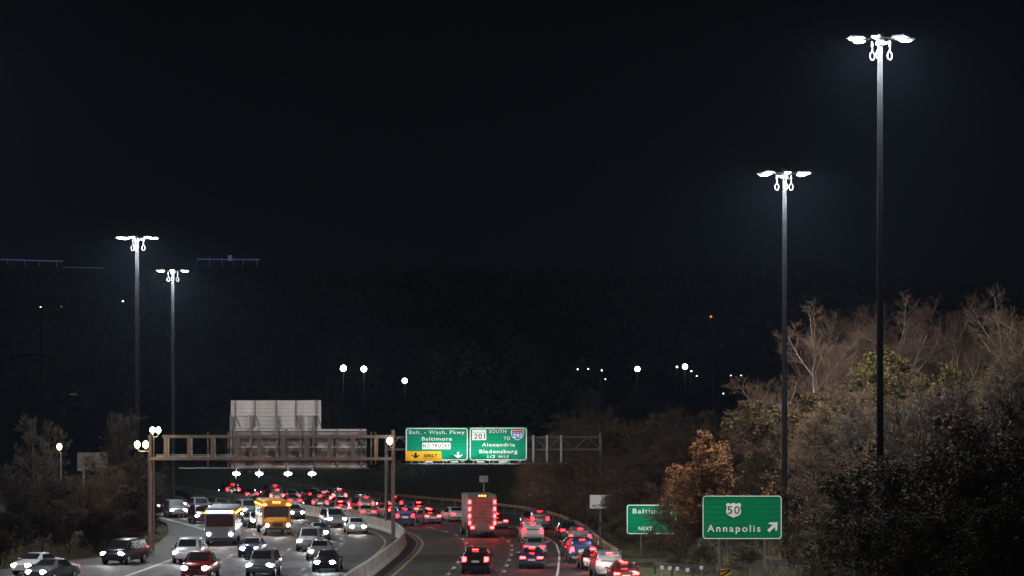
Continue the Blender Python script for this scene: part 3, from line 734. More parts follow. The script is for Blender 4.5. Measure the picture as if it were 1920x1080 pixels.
def make_tree(seed, H=12, limbs=9, twigs=10, fine=8, lean=0, leafn=0, leafs=.12, spread=48, tw=.011, up=.10, multi=1, t0=.3):
    r = np.random.default_rng(seed)
    p0 = np.zeros((multi, 3)); d0 = np.tile([[0., 0, 1]], (multi, 1)) + r.normal(0, .16 if multi > 1 else .04, (multi, 3))
    L = np.full(multi, H*.75); tr = polys(p0, d0/np.linalg.norm(d0, axis=1, keepdims=True), L, 7, r, .05, .05)
    trr = np.tile(np.linspace(H*.017, H*.004, 8)[None], (multi, 1)) / math.sqrt(multi)
    b1, r1, L1 = kids(tr, trr, L, limbs, t0, spread, .62, 6, r, .10, up, .7)
    b2, r2, L2 = kids(b1, r1, L1, 7, .25, 42, .55, 4, r, .12, up*.6, .6)
    b3, r3, L3 = kids(b2, r2, L2, twigs, .15, 40, .6, 3, r, .14, up*.5, .6)
    b4, r4, L4 = kids(b3, r3, L3, fine, .1, 38, .75, 1, r, .1, .06, .6)
    tv, tq = tubes(tr, trr, 8); v1, q1 = tubes(b1, r1, 5); v2, q2 = tubes(b2, np.maximum(r2, .012), 3)
    wv = np.concatenate([tv, v1, v2]); wq = np.concatenate([tq, q1+len(tv), q2+len(tv)+len(v1)])
    v3, q3 = tubes(b3, np.maximum(r3, tw), 3); v4, t4 = spikes(b4[:, 0], b4[:, -1], tw*.9, r)
    cv = np.concatenate([v3, v4]); cq = q3; ct = t4 + len(v3)
    lv = lq = None
    if leafn:
        k = r.integers(0, len(b4), leafn); f = r.uniform(.1, 1.1, (leafn, 1))
        c = b4[k, 0]*(1-f) + b4[k, -1]*f + r.normal(0, .05, (leafn, 3)); lv, lq = leaves(c, leafs, r)
    return (wv, wq), (cv, cq, ct), (lv, lq)
def tree_parts(name, spec, bark, twig, leaf=None):
    w_, c_, l_ = spec
    ms = [('trunk', np_mesh(name + '_trunk', w_[0], w_[1], None, bark, True)), ('twigs', np_mesh(name + '_twigs', c_[0], c_[1], c_[2], twig))]
    if l_[0] is not None and leaf: ms.append(('leaves', np_mesh(name + '_leaves', l_[0], l_[1], None, leaf)))
    return ms
T = {}
PEND = {}
ORD = 'first second third fourth fifth sixth seventh eighth ninth tenth eleventh twelfth thirteenth fourteenth fifteenth sixteenth seventeenth eighteenth nineteenth twentieth'.split()
def ordinal(k): return ORD[k] if k < 20 else ('twenty ' + ORD[k-20] if k < 29 else 'thirty ' + ORD[k-30] if k > 29 else 'thirtieth')
def order_labels():
    for (lab, g), L_ in PEND.items():
        L_.sort(key=lambda o: o.location.x / o.location.y)
        for k, o in enumerate(L_):
            o['label'] = lab + ', ' + (ordinal(k) + ' from the left' if k else 'leftmost') if k < len(L_) - 1 else lab + ', rightmost of all'
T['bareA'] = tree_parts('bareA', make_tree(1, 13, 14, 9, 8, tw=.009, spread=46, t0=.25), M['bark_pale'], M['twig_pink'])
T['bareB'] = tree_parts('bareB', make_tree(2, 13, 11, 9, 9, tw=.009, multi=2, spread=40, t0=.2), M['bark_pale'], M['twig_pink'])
T['bareC'] = tree_parts('bareC', make_tree(3, 11, 12, 9, 10, tw=.012, multi=2, spread=50, t0=.15), M['bark'], M['twig_brown'])
T['bareD'] = tree_parts('bareD', make_tree(4, 8, 8, 9, 9, tw=.010, multi=3, spread=40, t0=.1, up=.14), M['bark'], M['twig_brown'], M['leaf_rust'])
T['gold'] = tree_parts('gold', make_tree(5, 9, 9, 8, 8, tw=.010, multi=3, leafn=12000, leafs=.075, spread=46, t0=.1), M['bark'], M['twig_brown'], M['leaf_gold'])
T['yellow'] = tree_parts('yellow', make_tree(6, 9, 9, 8, 8, tw=.010, multi=2, leafn=11000, leafs=.09, spread=45, t0=.15), M['bark'], M['twig_brown'], M['leaf_yellow'])
T['orange'] = tree_parts('orange', make_tree(7, 8, 13, 8, 6, tw=.010, leafn=15000, leafs=.08, spread=55, t0=.2), M['bark'], M['twig_brown'], M['leaf_orange'])
T['rust'] = tree_parts('rust', make_tree(8, 8, 8, 8, 8, tw=.010, multi=3, leafn=6500, leafs=.09, spread=48, t0=.08), M['bark'], M['twig_dark'], M['leaf_rust'])
T['darkbush'] = tree_parts('darkbush', make_tree(9, 7, 9, 8, 7, tw=.010, multi=3, leafn=20000, leafs=.065, spread=50, t0=.05), M['bark'], M['twig_dark'], M['leaf_dark'])
T['ever'] = tree_parts('ever', make_tree(10, 14, 18, 8, 5, tw=.02, leafn=15000, leafs=.24, spread=62, t0=.12), M['bark'], M['twig_dark'], M['leaf_ever'])
T['bareDark'] = tree_parts('bareDark', make_tree(12, 12, 11, 8, 7, tw=.014, multi=2, spread=40, t0=.2), M['bark'], M['twig_dark'])
for k in ('rust', 'darkbush', 'bareDark', 'bareD'):      # same growth with the left bank's dimness put into its colour
    T[k + 'L'] = []
    for n_, me in T[k]:
        m2 = me.copy(); m2.materials.clear(); m2.materials.append(M['left_bank_dimmed']); T[k + 'L'].append((n_, m2))
NAMES = {'rustL': 'dimmed_shrub', 'darkbushL': 'dimmed_shrub', 'bareDarkL': 'bare_tree', 'bareDL': 'dimmed_shrub', 'bareA': 'bare_tree', 'bareB': 'bare_tree', 'bareC': 'bare_tree', 'bareD': 'bare_shrub', 'gold': 'autumn_tree', 'yellow': 'autumn_tree', 'orange': 'autumn_tree', 'rust': 'autumn_shrub', 'darkbush': 'leafy_shrub', 'ever': 'dark_tree', 'bareDark': 'bare_tree'}
ENDH = {}
for k, ms in T.items():
    z = [v.co.z for v in ms[1][1].vertices]; z.sort(); ENDH[k] = z[int(len(z)*.995)]
def tree(kind, x, y, h, label, group=None, rz=None, wide=1.0, cat='tree', zb=None):
    if y < 420:      # nothing roots in the roadway
        l_, r_ = float(np.interp(y, DD, LFT)) - 2.2, float(np.interp(y, DD, RGT)) + 1.8
        if l_ < x < r_: x = l_ if x < (l_ + r_)/2 else r_
    z = tz(x, y) - .05 if zb is None else zb
    o = thing(NAMES[kind], label, cat, (x, y, z), rnd.uniform(0, 6.28) if rz is None else rz, group)
    s = h / ENDH[kind]; o.scale = (s*wide, s*wide, s)
    for n_, me in T[kind]: link(n_, me, o)
    if group: PEND.setdefault((label, group), []).append(o)
    return o
def tree_px(kind, px, ytop, D, label, group=None, **k):
    p = P(px, ytop, D); return tree(kind, p.x, D, p.z - tz(p.x, D) + .05, label, group, **k)

rnd = random.Random(7)
# tall lit bare trees at right
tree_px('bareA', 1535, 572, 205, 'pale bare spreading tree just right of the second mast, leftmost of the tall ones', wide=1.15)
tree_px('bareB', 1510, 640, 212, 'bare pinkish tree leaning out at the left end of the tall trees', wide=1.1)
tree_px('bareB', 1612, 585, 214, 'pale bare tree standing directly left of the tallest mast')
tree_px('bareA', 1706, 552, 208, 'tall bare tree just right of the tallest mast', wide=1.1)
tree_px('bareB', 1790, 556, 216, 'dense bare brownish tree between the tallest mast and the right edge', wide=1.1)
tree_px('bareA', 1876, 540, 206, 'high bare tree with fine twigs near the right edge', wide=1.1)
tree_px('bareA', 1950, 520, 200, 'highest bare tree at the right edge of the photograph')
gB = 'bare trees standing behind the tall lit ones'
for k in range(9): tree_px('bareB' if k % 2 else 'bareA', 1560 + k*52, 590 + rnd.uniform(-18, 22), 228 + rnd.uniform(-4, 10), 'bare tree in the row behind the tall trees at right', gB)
# the middle tier
tree_px('gold', 1500, 745, 196, 'dull gold tree behind the second mast, above the arrow sign', wide=1.35)
tree_px('gold', 1560, 730, 192, 'dull gold tree directly right of the second mast', wide=1.3)
tree_px('yellow', 1600, 668, 196, 'yellow green leafy tree left of the tallest mast, below the bare crowns', wide=1.1)
tree_px('yellow', 1680, 690, 200, 'yellow green tree just right of the tallest mast', wide=1.0)
tree_px('yellow', 1845, 688, 188, 'pale yellow leafy tree near the right edge', wide=.9)
tree_px('orange', 1364, 816, 189, 'bright orange brown leafy tree above the arrow sign', wide=1.0, rz=1.0)
tree_px('rust', 1290, 872, 212, 'small rust brown tree left of the orange tree', wide=1.2)
gM = 'brown thicket trees between the gantry and the tall trees'
for px, yt, D, k in ((1010, 800, 268, 'gold'), (1060, 790, 262, 'bareC'), (1105, 778, 258, 'bareC'), (1150, 768, 262, 'bareC'), (1195, 765, 255, 'gold'), (1240, 772, 250, 'bareC'), (1285, 776, 245, 'bareC'), (1330, 786, 240, 'bareC'), (1380, 780, 238, 'gold'), (1425, 770, 236, 'bareC'),
                    (1470, 790, 226, 'bareC'), (1035, 835, 256, 'rust'), (1085, 845, 250, 'rust'), (1140, 838, 247, 'rust'), (1190, 842, 242, 'bareD'), (1240, 850, 236, 'rust'), (1300, 862, 228, 'bareD'), (1340, 868, 222, 'rust'), (1405, 862, 216, 'gold'), (1440, 850, 212, 'gold')):
    tree_px(k, px, yt + rnd.uniform(-6, 6), D, 'brown thicket tree right of the overhead signs', gM, wide=1.35)
gU = 'low shrubs along the guardrail right of the road'
for px, yt, D, k in ((930, 935, 300, 'rust'), (965, 925, 292, 'bareD'), (1000, 915, 284, 'rust'), (1040, 905, 276, 'rust'), (1080, 905, 262, 'bareD'), (1115, 920, 252, 'darkbush'), (1150, 915, 244, 'darkbush'),
                    (1180, 955, 226, 'darkbush'), (1160, 990, 214, 'rust'), (1290, 930, 208, 'rust'), (1320, 960, 198, 'rust'), (1140, 970, 228, 'bareD'), (1220, 1010, 206, 'darkbush'), (1280, 1000, 196, 'darkbush'), (1330, 1010, 182, 'darkbush'), (1400, 1020, 176, 'darkbush')):
    tree_px(k, px, yt, D, 'low brown shrub between the guardrail and the thicket', gU, wide=1.5, cat='shrub')
tree_px('rust', 1272, 926, 192, 'rust brown bush growing over the right half of the smaller Baltimore sign', wide=1.25, cat='shrub', rz=.4)
tree_px('bareD', 1134, 922, 230, 'thin bare bush with twigs across the small white sign', wide=.8, cat='shrub')
# near dark growth at lower right
gN = 'dark near bushes at the lower right'
for px, yt, D, k in ((1560, 900, 162, 'rust'), (1600, 850, 168, 'rust'), (1700, 800, 150, 'rust'), (1760, 740, 146, 'bareDark'), (1840, 745, 140, 'rust'), (1900, 700, 138, 'bareDark'), (1660, 870, 138, 'darkbush'), (1740, 850, 132, 'darkbush'),
                    (1820, 860, 128, 'darkbush'), (1900, 830, 124, 'darkbush'), (1600, 950, 146, 'darkbush'), (1555, 985, 158, 'darkbush'), (1680, 960, 126, 'darkbush'), (1790, 950, 118, 'darkbush'), (1890, 930, 112, 'darkbush'), (1620, 720, 186, 'bareC'), (1750, 700, 184, 'bareC'), (1820, 760, 170, 'rust'), (1900, 640, 178, 'bareC'), (1545, 800, 188, 'bareC'), (1600, 780, 178, 'bareDark')):
    tree_px(k, px, yt, D, 'dark near bush at the lower right', gN, wide=1.25)
# left side
tree_px('bareDark', 62, 782, 250, 'thin bare tree left of the lone globe lamp, branches faintly lit', wide=.8)
tree_px('bareC', 225, 855, 214, 'small bare bush glowing warm beside the twin globe lamps', wide=1.2, cat='shrub')
for px, yt, D in ((296, 958, 232), (312, 950, 246), (330, 945, 262), (352, 940, 278), (372, 936, 296), (280, 975, 222), (262, 990, 212)):
    tree_px('darkbushL' if px % 4 else 'rustL', px, yt, D, 'low shrub in darkened colours at the edge of the inbound road', 'low brambles at the left road edge', wide=1.6, cat='shrub')
tree_px('bareDarkL', 300, 775, 228, 'bare tree rising behind the upper twin globe lamp', wide=.9)
gL = 'dark thicket on the left bank'
for px, yt, D, k in ((-20, 880, 215, 'bareDark'), (20, 870, 235, 'bareDark'), (45, 900, 222, 'rust'), (90, 885, 230, 'bareD'), (130, 900, 226, 'rust'), (170, 890, 238, 'bareDark'), (200, 905, 222, 'rust'), (225, 885, 228, 'bareD'),
                    (262, 880, 232, 'rust'), (300, 880, 244, 'bareD'), (330, 870, 258, 'bareDark'), (345, 900, 268, 'rust'), (30, 960, 205, 'darkbush'), (80, 955, 208, 'darkbush'), (130, 960, 210, 'rust'), (180, 955, 212, 'darkbush'), (215, 965, 216, 'rust'), (250, 950, 224, 'darkbush'), (290, 930, 236, 'rust'), (320, 925, 252, 'darkbush'), (0, 990, 192, 'darkbush'),
                    (360, 890, 300, 'bareDark'), (400, 885, 330, 'bareDark'), (330, 860, 330, 'bareDark'), (440, 890, 380, 'bareDark'), (480, 885, 400, 'ever'), (540, 890, 405, 'bareDark')):
    tree_px('ever' if k == 'ever' else k + 'L', px, yt, D, 'dark shrub in the thicket on the left bank', gL, wide=1.2)
# dark mass beyond the signs
gD = 'big dark trees beyond the green signs'
for px, yt, D in ((845, 690, 430), (890, 645, 420), (935, 618, 425), (985, 608, 430), (1030, 612, 420), (1075, 622, 428), (1120, 660, 440), (1170, 690, 450), (1220, 700, 460)):
    tree_px('ever', px, yt, D, 'tall dark tree beyond the green overhead signs', gD, wide=1.5)
gR = 'bare dark trees on the far side of the highway'
for k in range(34):
    px = 395 + k*33 + rnd.uniform(-10, 10); D = rnd.uniform(400, 480)
    tree_px('bareDark', px, rnd.uniform(710, 790) if px < 850 or px > 1250 else rnd.uniform(700, 760), D, 'bare dark tree beyond the highway', gR, wide=1.3)
for k in range(10):
    tree_px('ever', 400 + k*55 + rnd.uniform(-15, 15), rnd.uniform(800, 850), rnd.uniform(380, 400) + (k < 4)*20, 'low dark bushy tree behind the far curve', 'low dark trees behind the far curve', wide=1.6)
tree_px('yellow', 640, 712, 520, 'small yellow green tree lit by the left far floodlight', wide=.3)

# undergrowth: one mass of thin stems and leaves on both banks
und = {'v': [], 'q': []}; und_v = []; und_t = []; oo = 0
rs = np.random.default_rng(5)
n = 60000
side = rs.uniform(0, 1, n) < .6; Dv = rs.uniform(115, 400, n)
rx = np.interp(Dv, DD, RGT) + 2.5 + np.abs(rs.normal(0, 9, n)); lx = np.interp(Dv, DD, LFT) - 1.6 - np.abs(rs.normal(0, 8, n))
Xv = np.where(side, rx, lx); Zv = terrain_z(Xv, Dv)
p0 = np.stack([Xv, Dv, Zv - .05], 1); hgt = rs.uniform(.3, 1.5, n) * np.clip(np.where(side, Xv - np.interp(Dv, DD, RGT) - 1.5, np.interp(Dv, DD, LFT) - Xv) / 4, .25, 1)
p1 = p0 + np.stack([rs.normal(0, .3, n), rs.normal(0, .3, n), hgt], 1)
v_, t_ = spikes(p0, p1, .03, rs)
tag(link('undergrowth', np_mesh('undergrowth', v_, None, t_, leafmat('dry_stems', (.035, .028, .015), (.07, .052, .028)))), 'dry brown stems and weeds covering both banks', 'undergrowth', kind='stuff')

# far wooded hill
n = 2600; X_ = rs.uniform(-620, 620, n); Y_ = rs.uniform(780, 1620, n); Z_ = terrain_z(X_, Y_)
per = 46; c = np.repeat(np.stack([X_, Y_, Z_ + rs.uniform(6, 10, n)], 1), per, 0); rad = np.repeat(rs.uniform(5, 9, n), per)
dr = rs.normal(0, 1, (n*per, 3)); dr /= np.linalg.norm(dr, axis=1, keepdims=True); dr[:, 2] *= 1.2
v_, q_ = leaves(c + dr*(rad*rs.uniform(.3, 1, n*per))[:, None], 1.9, rs)
tag(link('far_woodland', np_mesh('far_woodland', v_, q_, None, M['far_wood'])), 'dark wooded hill on the horizon', 'woodland', kind='stuff')

# ------------------------------------------------------------------ pylons
def pylon(label, px, ytop, arms, D, lamp=False):
    top = P(px, ytop, D); zb_ = tz(top.x, D)
    t = thing('power_pylon', label, 'pylon', (top.x, D, zb_), 0, 'power line poles in the distance')
    MB().tube([(0, 0, 0), (0, 0, top.z - zb_)], [.75, .3], 8).build('pole', M['dark_plastic'], t, True)
    for ya, w in arms:
        z = P(0, ya, D).z - zb_; hw = w/2/FPX*D
        MB().bar((-hw, 0, z), (hw, 0, z), .28).build('crossarm', M['dark_plastic'], t)
        for sgn in (-1, 1): MB().tube([(sgn*hw, 0, z), (sgn*hw, 0, z-3.2)], .10, 6).build('insulator', M['dark_plastic'], t)
    if lamp:
        MB().sphere((-.5, -.8, P(0, 594, D).z - zb_), .25).build('warning_lamp', M['far_lamp_red'], t)
pylon('clear dark power pole with two crossarms and a red lamp, left of the tall trees', 1337, 560, ((601, 70), (657, 70)), 560, True)
pylon('dark power pole with two crossarms above the right pair floodlight', 705, 580, ((612, 56), (657, 56)), 620)
pylon('dark power pole rising behind the left floodlight', 615, 562, ((592, 30),), 640)
pylon('faint power pole left of the floodlights', 546, 530, ((557, 52), (600, 52)), 640)
pylon('dark power pole rising from the big dark trees', 981, 565, ((608, 48),), 620)
pylon('faint power pole beside the nearer left mast light', 237, 552, ((579, 46), (613, 46)), 600)

# ------------------------------------------------------------------ far lamps
def flood(label, px, py, D, r, m='far_lamp', power=0):
    p = P(px, py, D); zb_ = tz(p.x, D)
    t = thing('floodlight', label, 'floodlight', (p.x, D, zb_), 0, 'distant floodlights' if power else 'tiny distant lights')
    MB().tube([(0, 0, 0), (0, 0, p.z - zb_ - r)], .07, 6).build('pole', M['unlit_black'], t)
    MB().sphere((0, -.4, p.z - zb_), r, (1, .6, 1), 12, 8).build('lens', M[m], t, True)
    MB().box(-r*.8, r*.8, -.15, .25, p.z - zb_ - r*.7, p.z - zb_ + r*.7).build('housing', M['dark_plastic'], t)
    if power:
        l = bpy.data.lights.new('floodlight_light', 'POINT'); l.energy = power; l.color = (.7, .93, 1.0); l.shadow_soft_size = .5
        o = bpy.data.objects.new('floodlight_light', l); C.objects.link(o); o.parent = t; o.location = (0, -1.6, p.z - zb_)
flood('left floodlight of the close bluish pair left of centre', 644, 690.5, 392, .44, power=2500)
flood('right floodlight of the close bluish pair left of centre', 682.5, 692, 392, .42, power=2500)
flood('single smaller floodlight just right of the pair', 759, 714, 388, .36, power=1200)
flood('bluish floodlight right of centre, left of two', 1195, 692, 385, .36, power=1200)
flood('bluish floodlight right of centre beneath the clear power pole, right of two', 1284, 687.5, 385, .36, power=1200)
for lab, px, py, r, m in (('green white light left beside the right floodlight', 1269, 688, .16, 'far_lamp_green'), ('tiny light below and right of the right floodlight', 1296, 696, .12, 'far_lamp_green'), ('faint light left of the dark belt gap', 1083, 692.5, .12, 'far_lamp_green'),
                        ('faint light just above the gantry end', 1103, 692, .10, 'far_lamp_green'), ('tiny light between the faint lights and the left floodlight', 1128, 694.5, .12, 'far_lamp_green'), ('tiny light lower left of the left floodlight', 1135, 711, .09, 'far_lamp_green'),
                        ('small light lower right of the right floodlight', 1306, 705, .10, 'far_lamp_green'), ('tiny lowest light near the power pole foot', 1356, 738, .10, 'far_lamp_green'), ('small light left of the tall trees', 1370, 704, .08, 'far_lamp_green'),
                        ('small light left of the tall trees, the right one', 1389, 704, .08, 'far_lamp_green'), ('tiny green point beside the left mast', 231, 565, .12, 'far_lamp_green'), ('tiny pale point at far left', 77, 576, .10, 'far_lamp_green'), ('tiny red point at far left', 116, 575, .10, 'far_lamp_red')):
    flood(lab, px, py, 384, r*.75, m)

# ------------------------------------------------------------------ stadium on the hill
DSt = 1700.0; p = P(240, 500, DSt)
st = thing('stadium', 'distant stadium rims glowing faint violet on the hilltop at left', 'stadium', (0, DSt, 0))
def deck(x0, x1, y0, y1, flip=False):
    a, b = P(x0, y0, DSt), P(x1, y1, DSt)
    zb_ = min(a.z, b.z) - 16
    MB().add([(a.x, 0, zb_), (b.x, 0, zb_), (b.x, 40, zb_), (a.x, 40, zb_), (a.x, 0, a.z-7), (b.x, 0, b.z-7), (b.x, 40, b.z-4), (a.x, 40, a.z-4)], [(0,3,2,1),(4,5,6,7),(0,1,5,4),(1,2,6,5),(2,3,7,6),(3,0,4,7)]).build('upper_deck', M['stadium'], st)
    MB().bar((a.x, -.5, a.z), (b.x, -.5, b.z), .55).build('glowing_rim', M['stadium_glow'], st)
    n_ = 16
    for k in range(n_ + 1):
        u = k/n_; x = a.x + (b.x-a.x)*u; z = a.z + (b.z-a.z)*u
        MB().bar((x, -.5, z + 1.0), (x + rnd.uniform(-1.5, 1.5), -.5, z-3.5 - rnd.uniform(0, 1)), .22).build('strut', M['stadium_glow'] if k % 3 == 0 else M['stadium'], st)
deck(-50, 118, 485, 490)
deck(372, 487, 486, 487)
MB().bar((P(118, 500, DSt).x, 0, P(0, 501, DSt).z), (P(195, 502, DSt).x, 0, P(0, 502.5, DSt).z), .3).build('glowing_rim', M['stadium_glow'], st)
sc = P(431, 480, DSt); MB().box(sc.x-1.2, sc.x+1.2, -1, 1, sc.z-3, sc.z+.5).build('control_box', M['stadium_glow'], st)

# ------------------------------------------------------------------ vehicles
def loft(stations, m, name, parent):
    "stations: (y, half width low, half width belt, half width roof, z0, zbelt, zroof)"
    mb = MB(); vs = []
    for (y, wl, wb, wr, z0, zb_, zr) in stations:
        half = [(wl*.9, z0), (wl, z0+.10), (wb, (z0+zb_)/2), (wb*.985, zb_), (wr, zr-.06), (wr*.86, zr)]
        vs += [(x, y, z) for x, z in half] + [(-x, y, z) for x, z in half[::-1]]
    n = 12; k = len(stations)
    fs = [(i*n+j, i*n+(j+1) % n, (i+1)*n+(j+1) % n, (i+1)*n+j) for i in range(k-1) for j in range(n)]
    fs += [tuple(range(n-1, -1, -1)), tuple((k-1)*n+j for j in range(n))]
    mb.add(vs, fs); return mb.build(name, m, parent, True)
def wheel(parent, x, y, r=.33, w=.22):
    s = 1 if x > 0 else -1
    a = MB().tube([(x-w/2, y, r), (x+w/2, y, r)], r, 18).build('wheel', M['rubber'], parent, True)
    MB().tube([(x + s*(w/2+.004), y, r), (x + s*(w/2+.02), y, r)], [r*.66, r*.55], 14).build('rim', M['rim'], a, True)
CARC = {'silver': (.20, .205, .21), 'white': (.42, .42, .41), 'black': (.012, .012, .014), 'dark blue': (.015, .03, .09), 'red': (.16, .01, .01), 'grey': (.12, .12, .125), 'tan': (.34, .28, .2), 'green': (.02, .07, .04)}
PAINT = {}
for k, c_ in CARC.items():
    PAINT[k] = mat(k.replace(' ', '_') + '_car_paint', c_, .28, .3 if k in ('silver', 'grey', 'dark blue') else 0, var=.03, scale=2)
    PAINT[k].node_tree.nodes['Principled BSDF'].inputs['Coat Weight'].default_value = .6
def make_car(kind, col, tail='tail', head='head_lens'):
    pt = PAINT[col]
    t = thing({'sedan': 'sedan', 'suv': 'suv', 'van': 'minivan', 'pickup': 'pickup_truck'}[kind], 'car', 'car')
    if kind == 'sedan':
        W_, H_ = .90, 1.44; L_ = 4.6
        stt = [(-2.30, .70, .78, .60, .32, .78, .86), (-2.18, .80, .87, .66, .24, .86, .98), (-1.55, .84, .90, .66, .22, .92, 1.04), (-1.30, .84, .90, .64, .22, .93, 1.10), (-.75, .84, .90, .60, .22, .93, 1.38), (-.2, .84, .90, .60, .22, .92, 1.44), (.35, .84, .90, .60, .22, .92, 1.40), (1.05, .84, .90, .66, .22, .92, 1.02), (1.6, .84, .89, .70, .22, .84, .93), (2.1, .80, .86, .66, .26, .72, .82), (2.30, .68, .74, .56, .34, .62, .70)]
        wy = (-1.38, 1.42); rz_, fz = .80, .64; ry, fy = -2.27, 2.22; xw = .60
        rear = [(-.56, -1.36, 1.06), (.56, -1.36, 1.06), (.50, -.80, 1.37), (-.50, -.80, 1.37)]
        front = [(-.57, 1.0, 1.05), (.57, 1.0, 1.05), (.50, .42, 1.38), (-.50, .42, 1.38)]
        side = (-1.05, .78, -.70, .34, .95, 1.34); sl = (.905, .62)
    elif kind == 'pickup':
        stt = [(-2.75, .86, .92, .84, .48, 1.05, 1.12), (-2.70, .90, .96, .86, .40, 1.08, 1.16), (-.95, .90, .97, .86, .38, 1.10, 1.18), (-.90, .90, .97, .72, .38, 1.12, 1.78), (-.3, .90, .97, .70, .38, 1.12, 1.86), (.5, .90, .97, .70, .38, 1.12, 1.80), (1.15, .90, .97, .76, .38, 1.10, 1.26), (2.3, .90, .95, .80, .40, 1.0, 1.15), (2.65, .82, .88, .72, .46, .9, 1.02)]
        wy = (-1.65, 1.7); rz_, fz = .92, .86; ry, fy = -2.73, 2.6; xw = .75
        rear = [(-.62, -.93, 1.24), (.62, -.93, 1.24), (.58, -.91, 1.72), (-.58, -.91, 1.72)]
        front = [(-.66, 1.12, 1.28), (.66, 1.12, 1.28), (.60, .56, 1.78), (-.60, .56, 1.78)]
        side = (-.75, .95, -.65, .55, 1.18, 1.74); sl = (.975, .73)
    else:
        hz = 1.78 if kind == 'suv' else 1.82
        stt = [(-2.38, .80, .88, .66, .36, .98, 1.20), (-2.34, .86, .94, .70, .28, 1.02, 1.50), (-2.10, .88, .95, .70, .28, 1.04, hz-.10), (-1.6, .88, .95, .70, .28, 1.04, hz), (0, .88, .95, .70, .28, 1.02, hz), (.55, .88, .95, .70, .28, 1.02, hz-.06), (1.25, .88, .95, .76, .28, 1.0, 1.16), (1.9, .87, .93, .76, .30, .92, 1.06), (2.25, .80, .88, .66, .34, .80, .94), (2.38, .70, .80, .58, .40, .70, .80)]
        wy = (-1.4, 1.45); rz_, fz = 1.02, .78; ry, fy = -2.37, 2.28; xw = .74
        rear = [(-.60, -2.375, 1.14), (.60, -2.375, 1.14), (.54, -2.19, hz-.16), (-.54, -2.19, hz-.16)]
        front = [(-.66, 1.20, 1.18), (.66, 1.20, 1.18), (.58, .62, hz-.10), (-.58, .62, hz-.10)]
        side = (-2.0, 1.0, -1.9, .52, 1.08, hz-.14); sl = (.955, .73)
    loft(stt, pt, 'body', t)
    def quad(name, q, outy):
        MB().add([(a, b+outy, c2+.012) for a, b, c2 in q] + [(a, b, c2-.03) for a, b, c2 in q], [(0,1,2,3), (7,6,5,4), (0,4,5,1), (1,5,6,2), (2,6,7,3), (3,7,4,0)]).build(name, M['glass'], t)
    quad('rear_window', rear, -.02); quad('windscreen', front, .02)
    y0, y1, y2, y3, z0, z1 = side; xa, xb = sl
    for s in (-1, 1):
        MB().add([(s*(xa+.0), y0, z0), (s*(xa), y1, z0), (s*(xb+.012), y3, z1), (s*(xb+.012), y2, z1), (s*(xa-.08), y0, z0), (s*(xa-.08), y1, z0), (s*(xb-.07), y3, z1), (s*(xb-.07), y2, z1)], [(0,1,2,3), (7,6,5,4), (0,4,5,1), (1,5,6,2), (2,6,7,3), (3,7,4,0)]).build('side_window', M['glass'], t)
        wheel(t, s*(xa-.10), wy[0], .35 if kind != 'sedan' else .32); wheel(t, s*(xa-.10), wy[1], .35 if kind != 'sedan' else .32)
        mw = .20 if kind == 'sedan' else .14; mh = .08 if kind == 'sedan' else .17
        MB().prism([(s*(xw) - mw, rz_-mh), (s*xw + mw*.9, rz_-mh*.8), (s*xw + mw, rz_+mh*.8), (s*xw - mw*.9, rz_+mh)], ry-.05, ry+.12).build('taillight', M[tail], t)
        MB().sphere((s*(xw-.10), fy-.02, fz), .25, (1, .5, .7), 12, 6).build('headlight', M[head], t, True)
        MB().sphere((s*(xw-.0), fy-.06, fz-.14), .11, (1.2, .8, .6), 8, 5).build('turn_signal', M['amber'], t)
        MB().sphere((s*(xa+.08), y1-.12, z0+.06), .10, (1.2, .6, .8), 8, 6).build('mirror', pt, t, True)
    MB().box(-.26, .26, ry-.075, ry-.03, rz_-.22 if kind != 'pickup' else .62, rz_-.08 if kind != 'pickup' else .76).build('licence_plate', M['plate'], t)
    MB().box(-.80, .80, ry-.06, ry+.1, .36, .54).build('rear_bumper', M['dark_plastic'] if kind != 'pickup' else M['chrome'], t)
    MB().box(-.5, .5, fy-.02, fy+.055, fz-.16, fz+.02).build('grille', M['dark_plastic'], t)
    if tail == 'brake' or kind in ('suv', 'van'):
        zz = rear[2][2] + .02; MB().box(-.2, .2, rear[2][1]-.07, rear[2][1]+.02, zz, zz+.05).build('brake_strip', M[tail], t)
    return t
def beam(t, y, z, col=(1, .95, .88), e=900, heading_down=2.2):
    l = bpy.data.lights.new('headlight_beam', 'SPOT'); l.energy = e; l.spot_size = R(70); l.spot_blend = .9; l.color = col; l.shadow_soft_size = .15
    o = bpy.data.objects.new('headlight_beam', l); C.objects.link(o); o.parent = t; o.location = (0, y + .25, z)
    o.rotation_euler = (R(90 - heading_down), 0, 0); return o
PROT = {}
def car(kind, col, D, o, away, label, tail='tail', head='head_lens', cur=None, bm=True, dyaw=0, be=160):
    key = (kind, col, tail, head)
    if cur is None: p, h = off(D, o)
    else: p, h = cpt(cur, D, o)
    if key not in PROT: t = PROT[key] = make_car(*key)
    else: t = copy_tree_nolight(PROT[key])
    t.location = (p.x, p.y, .0); t.rotation_euler = (0, 0, h + (0 if away else math.pi) + dyaw)
    tag(t, label, 'car', 'cars driving away on the right' if away else 'cars coming towards the camera on the left')
    if bm: beam(t, 2.3, .7, (.85, .94, 1) if head == 'head_cool' else (1, .95, .86), be if away else 260)
    return t
def copy_tree_nolight(o, parent=None):
    c_ = o.copy(); C.objects.link(c_); c_.parent = parent
    for ch in list(o.children):
        if ch.type != 'LIGHT': copy_tree_nolight(ch, c_)
    return c_

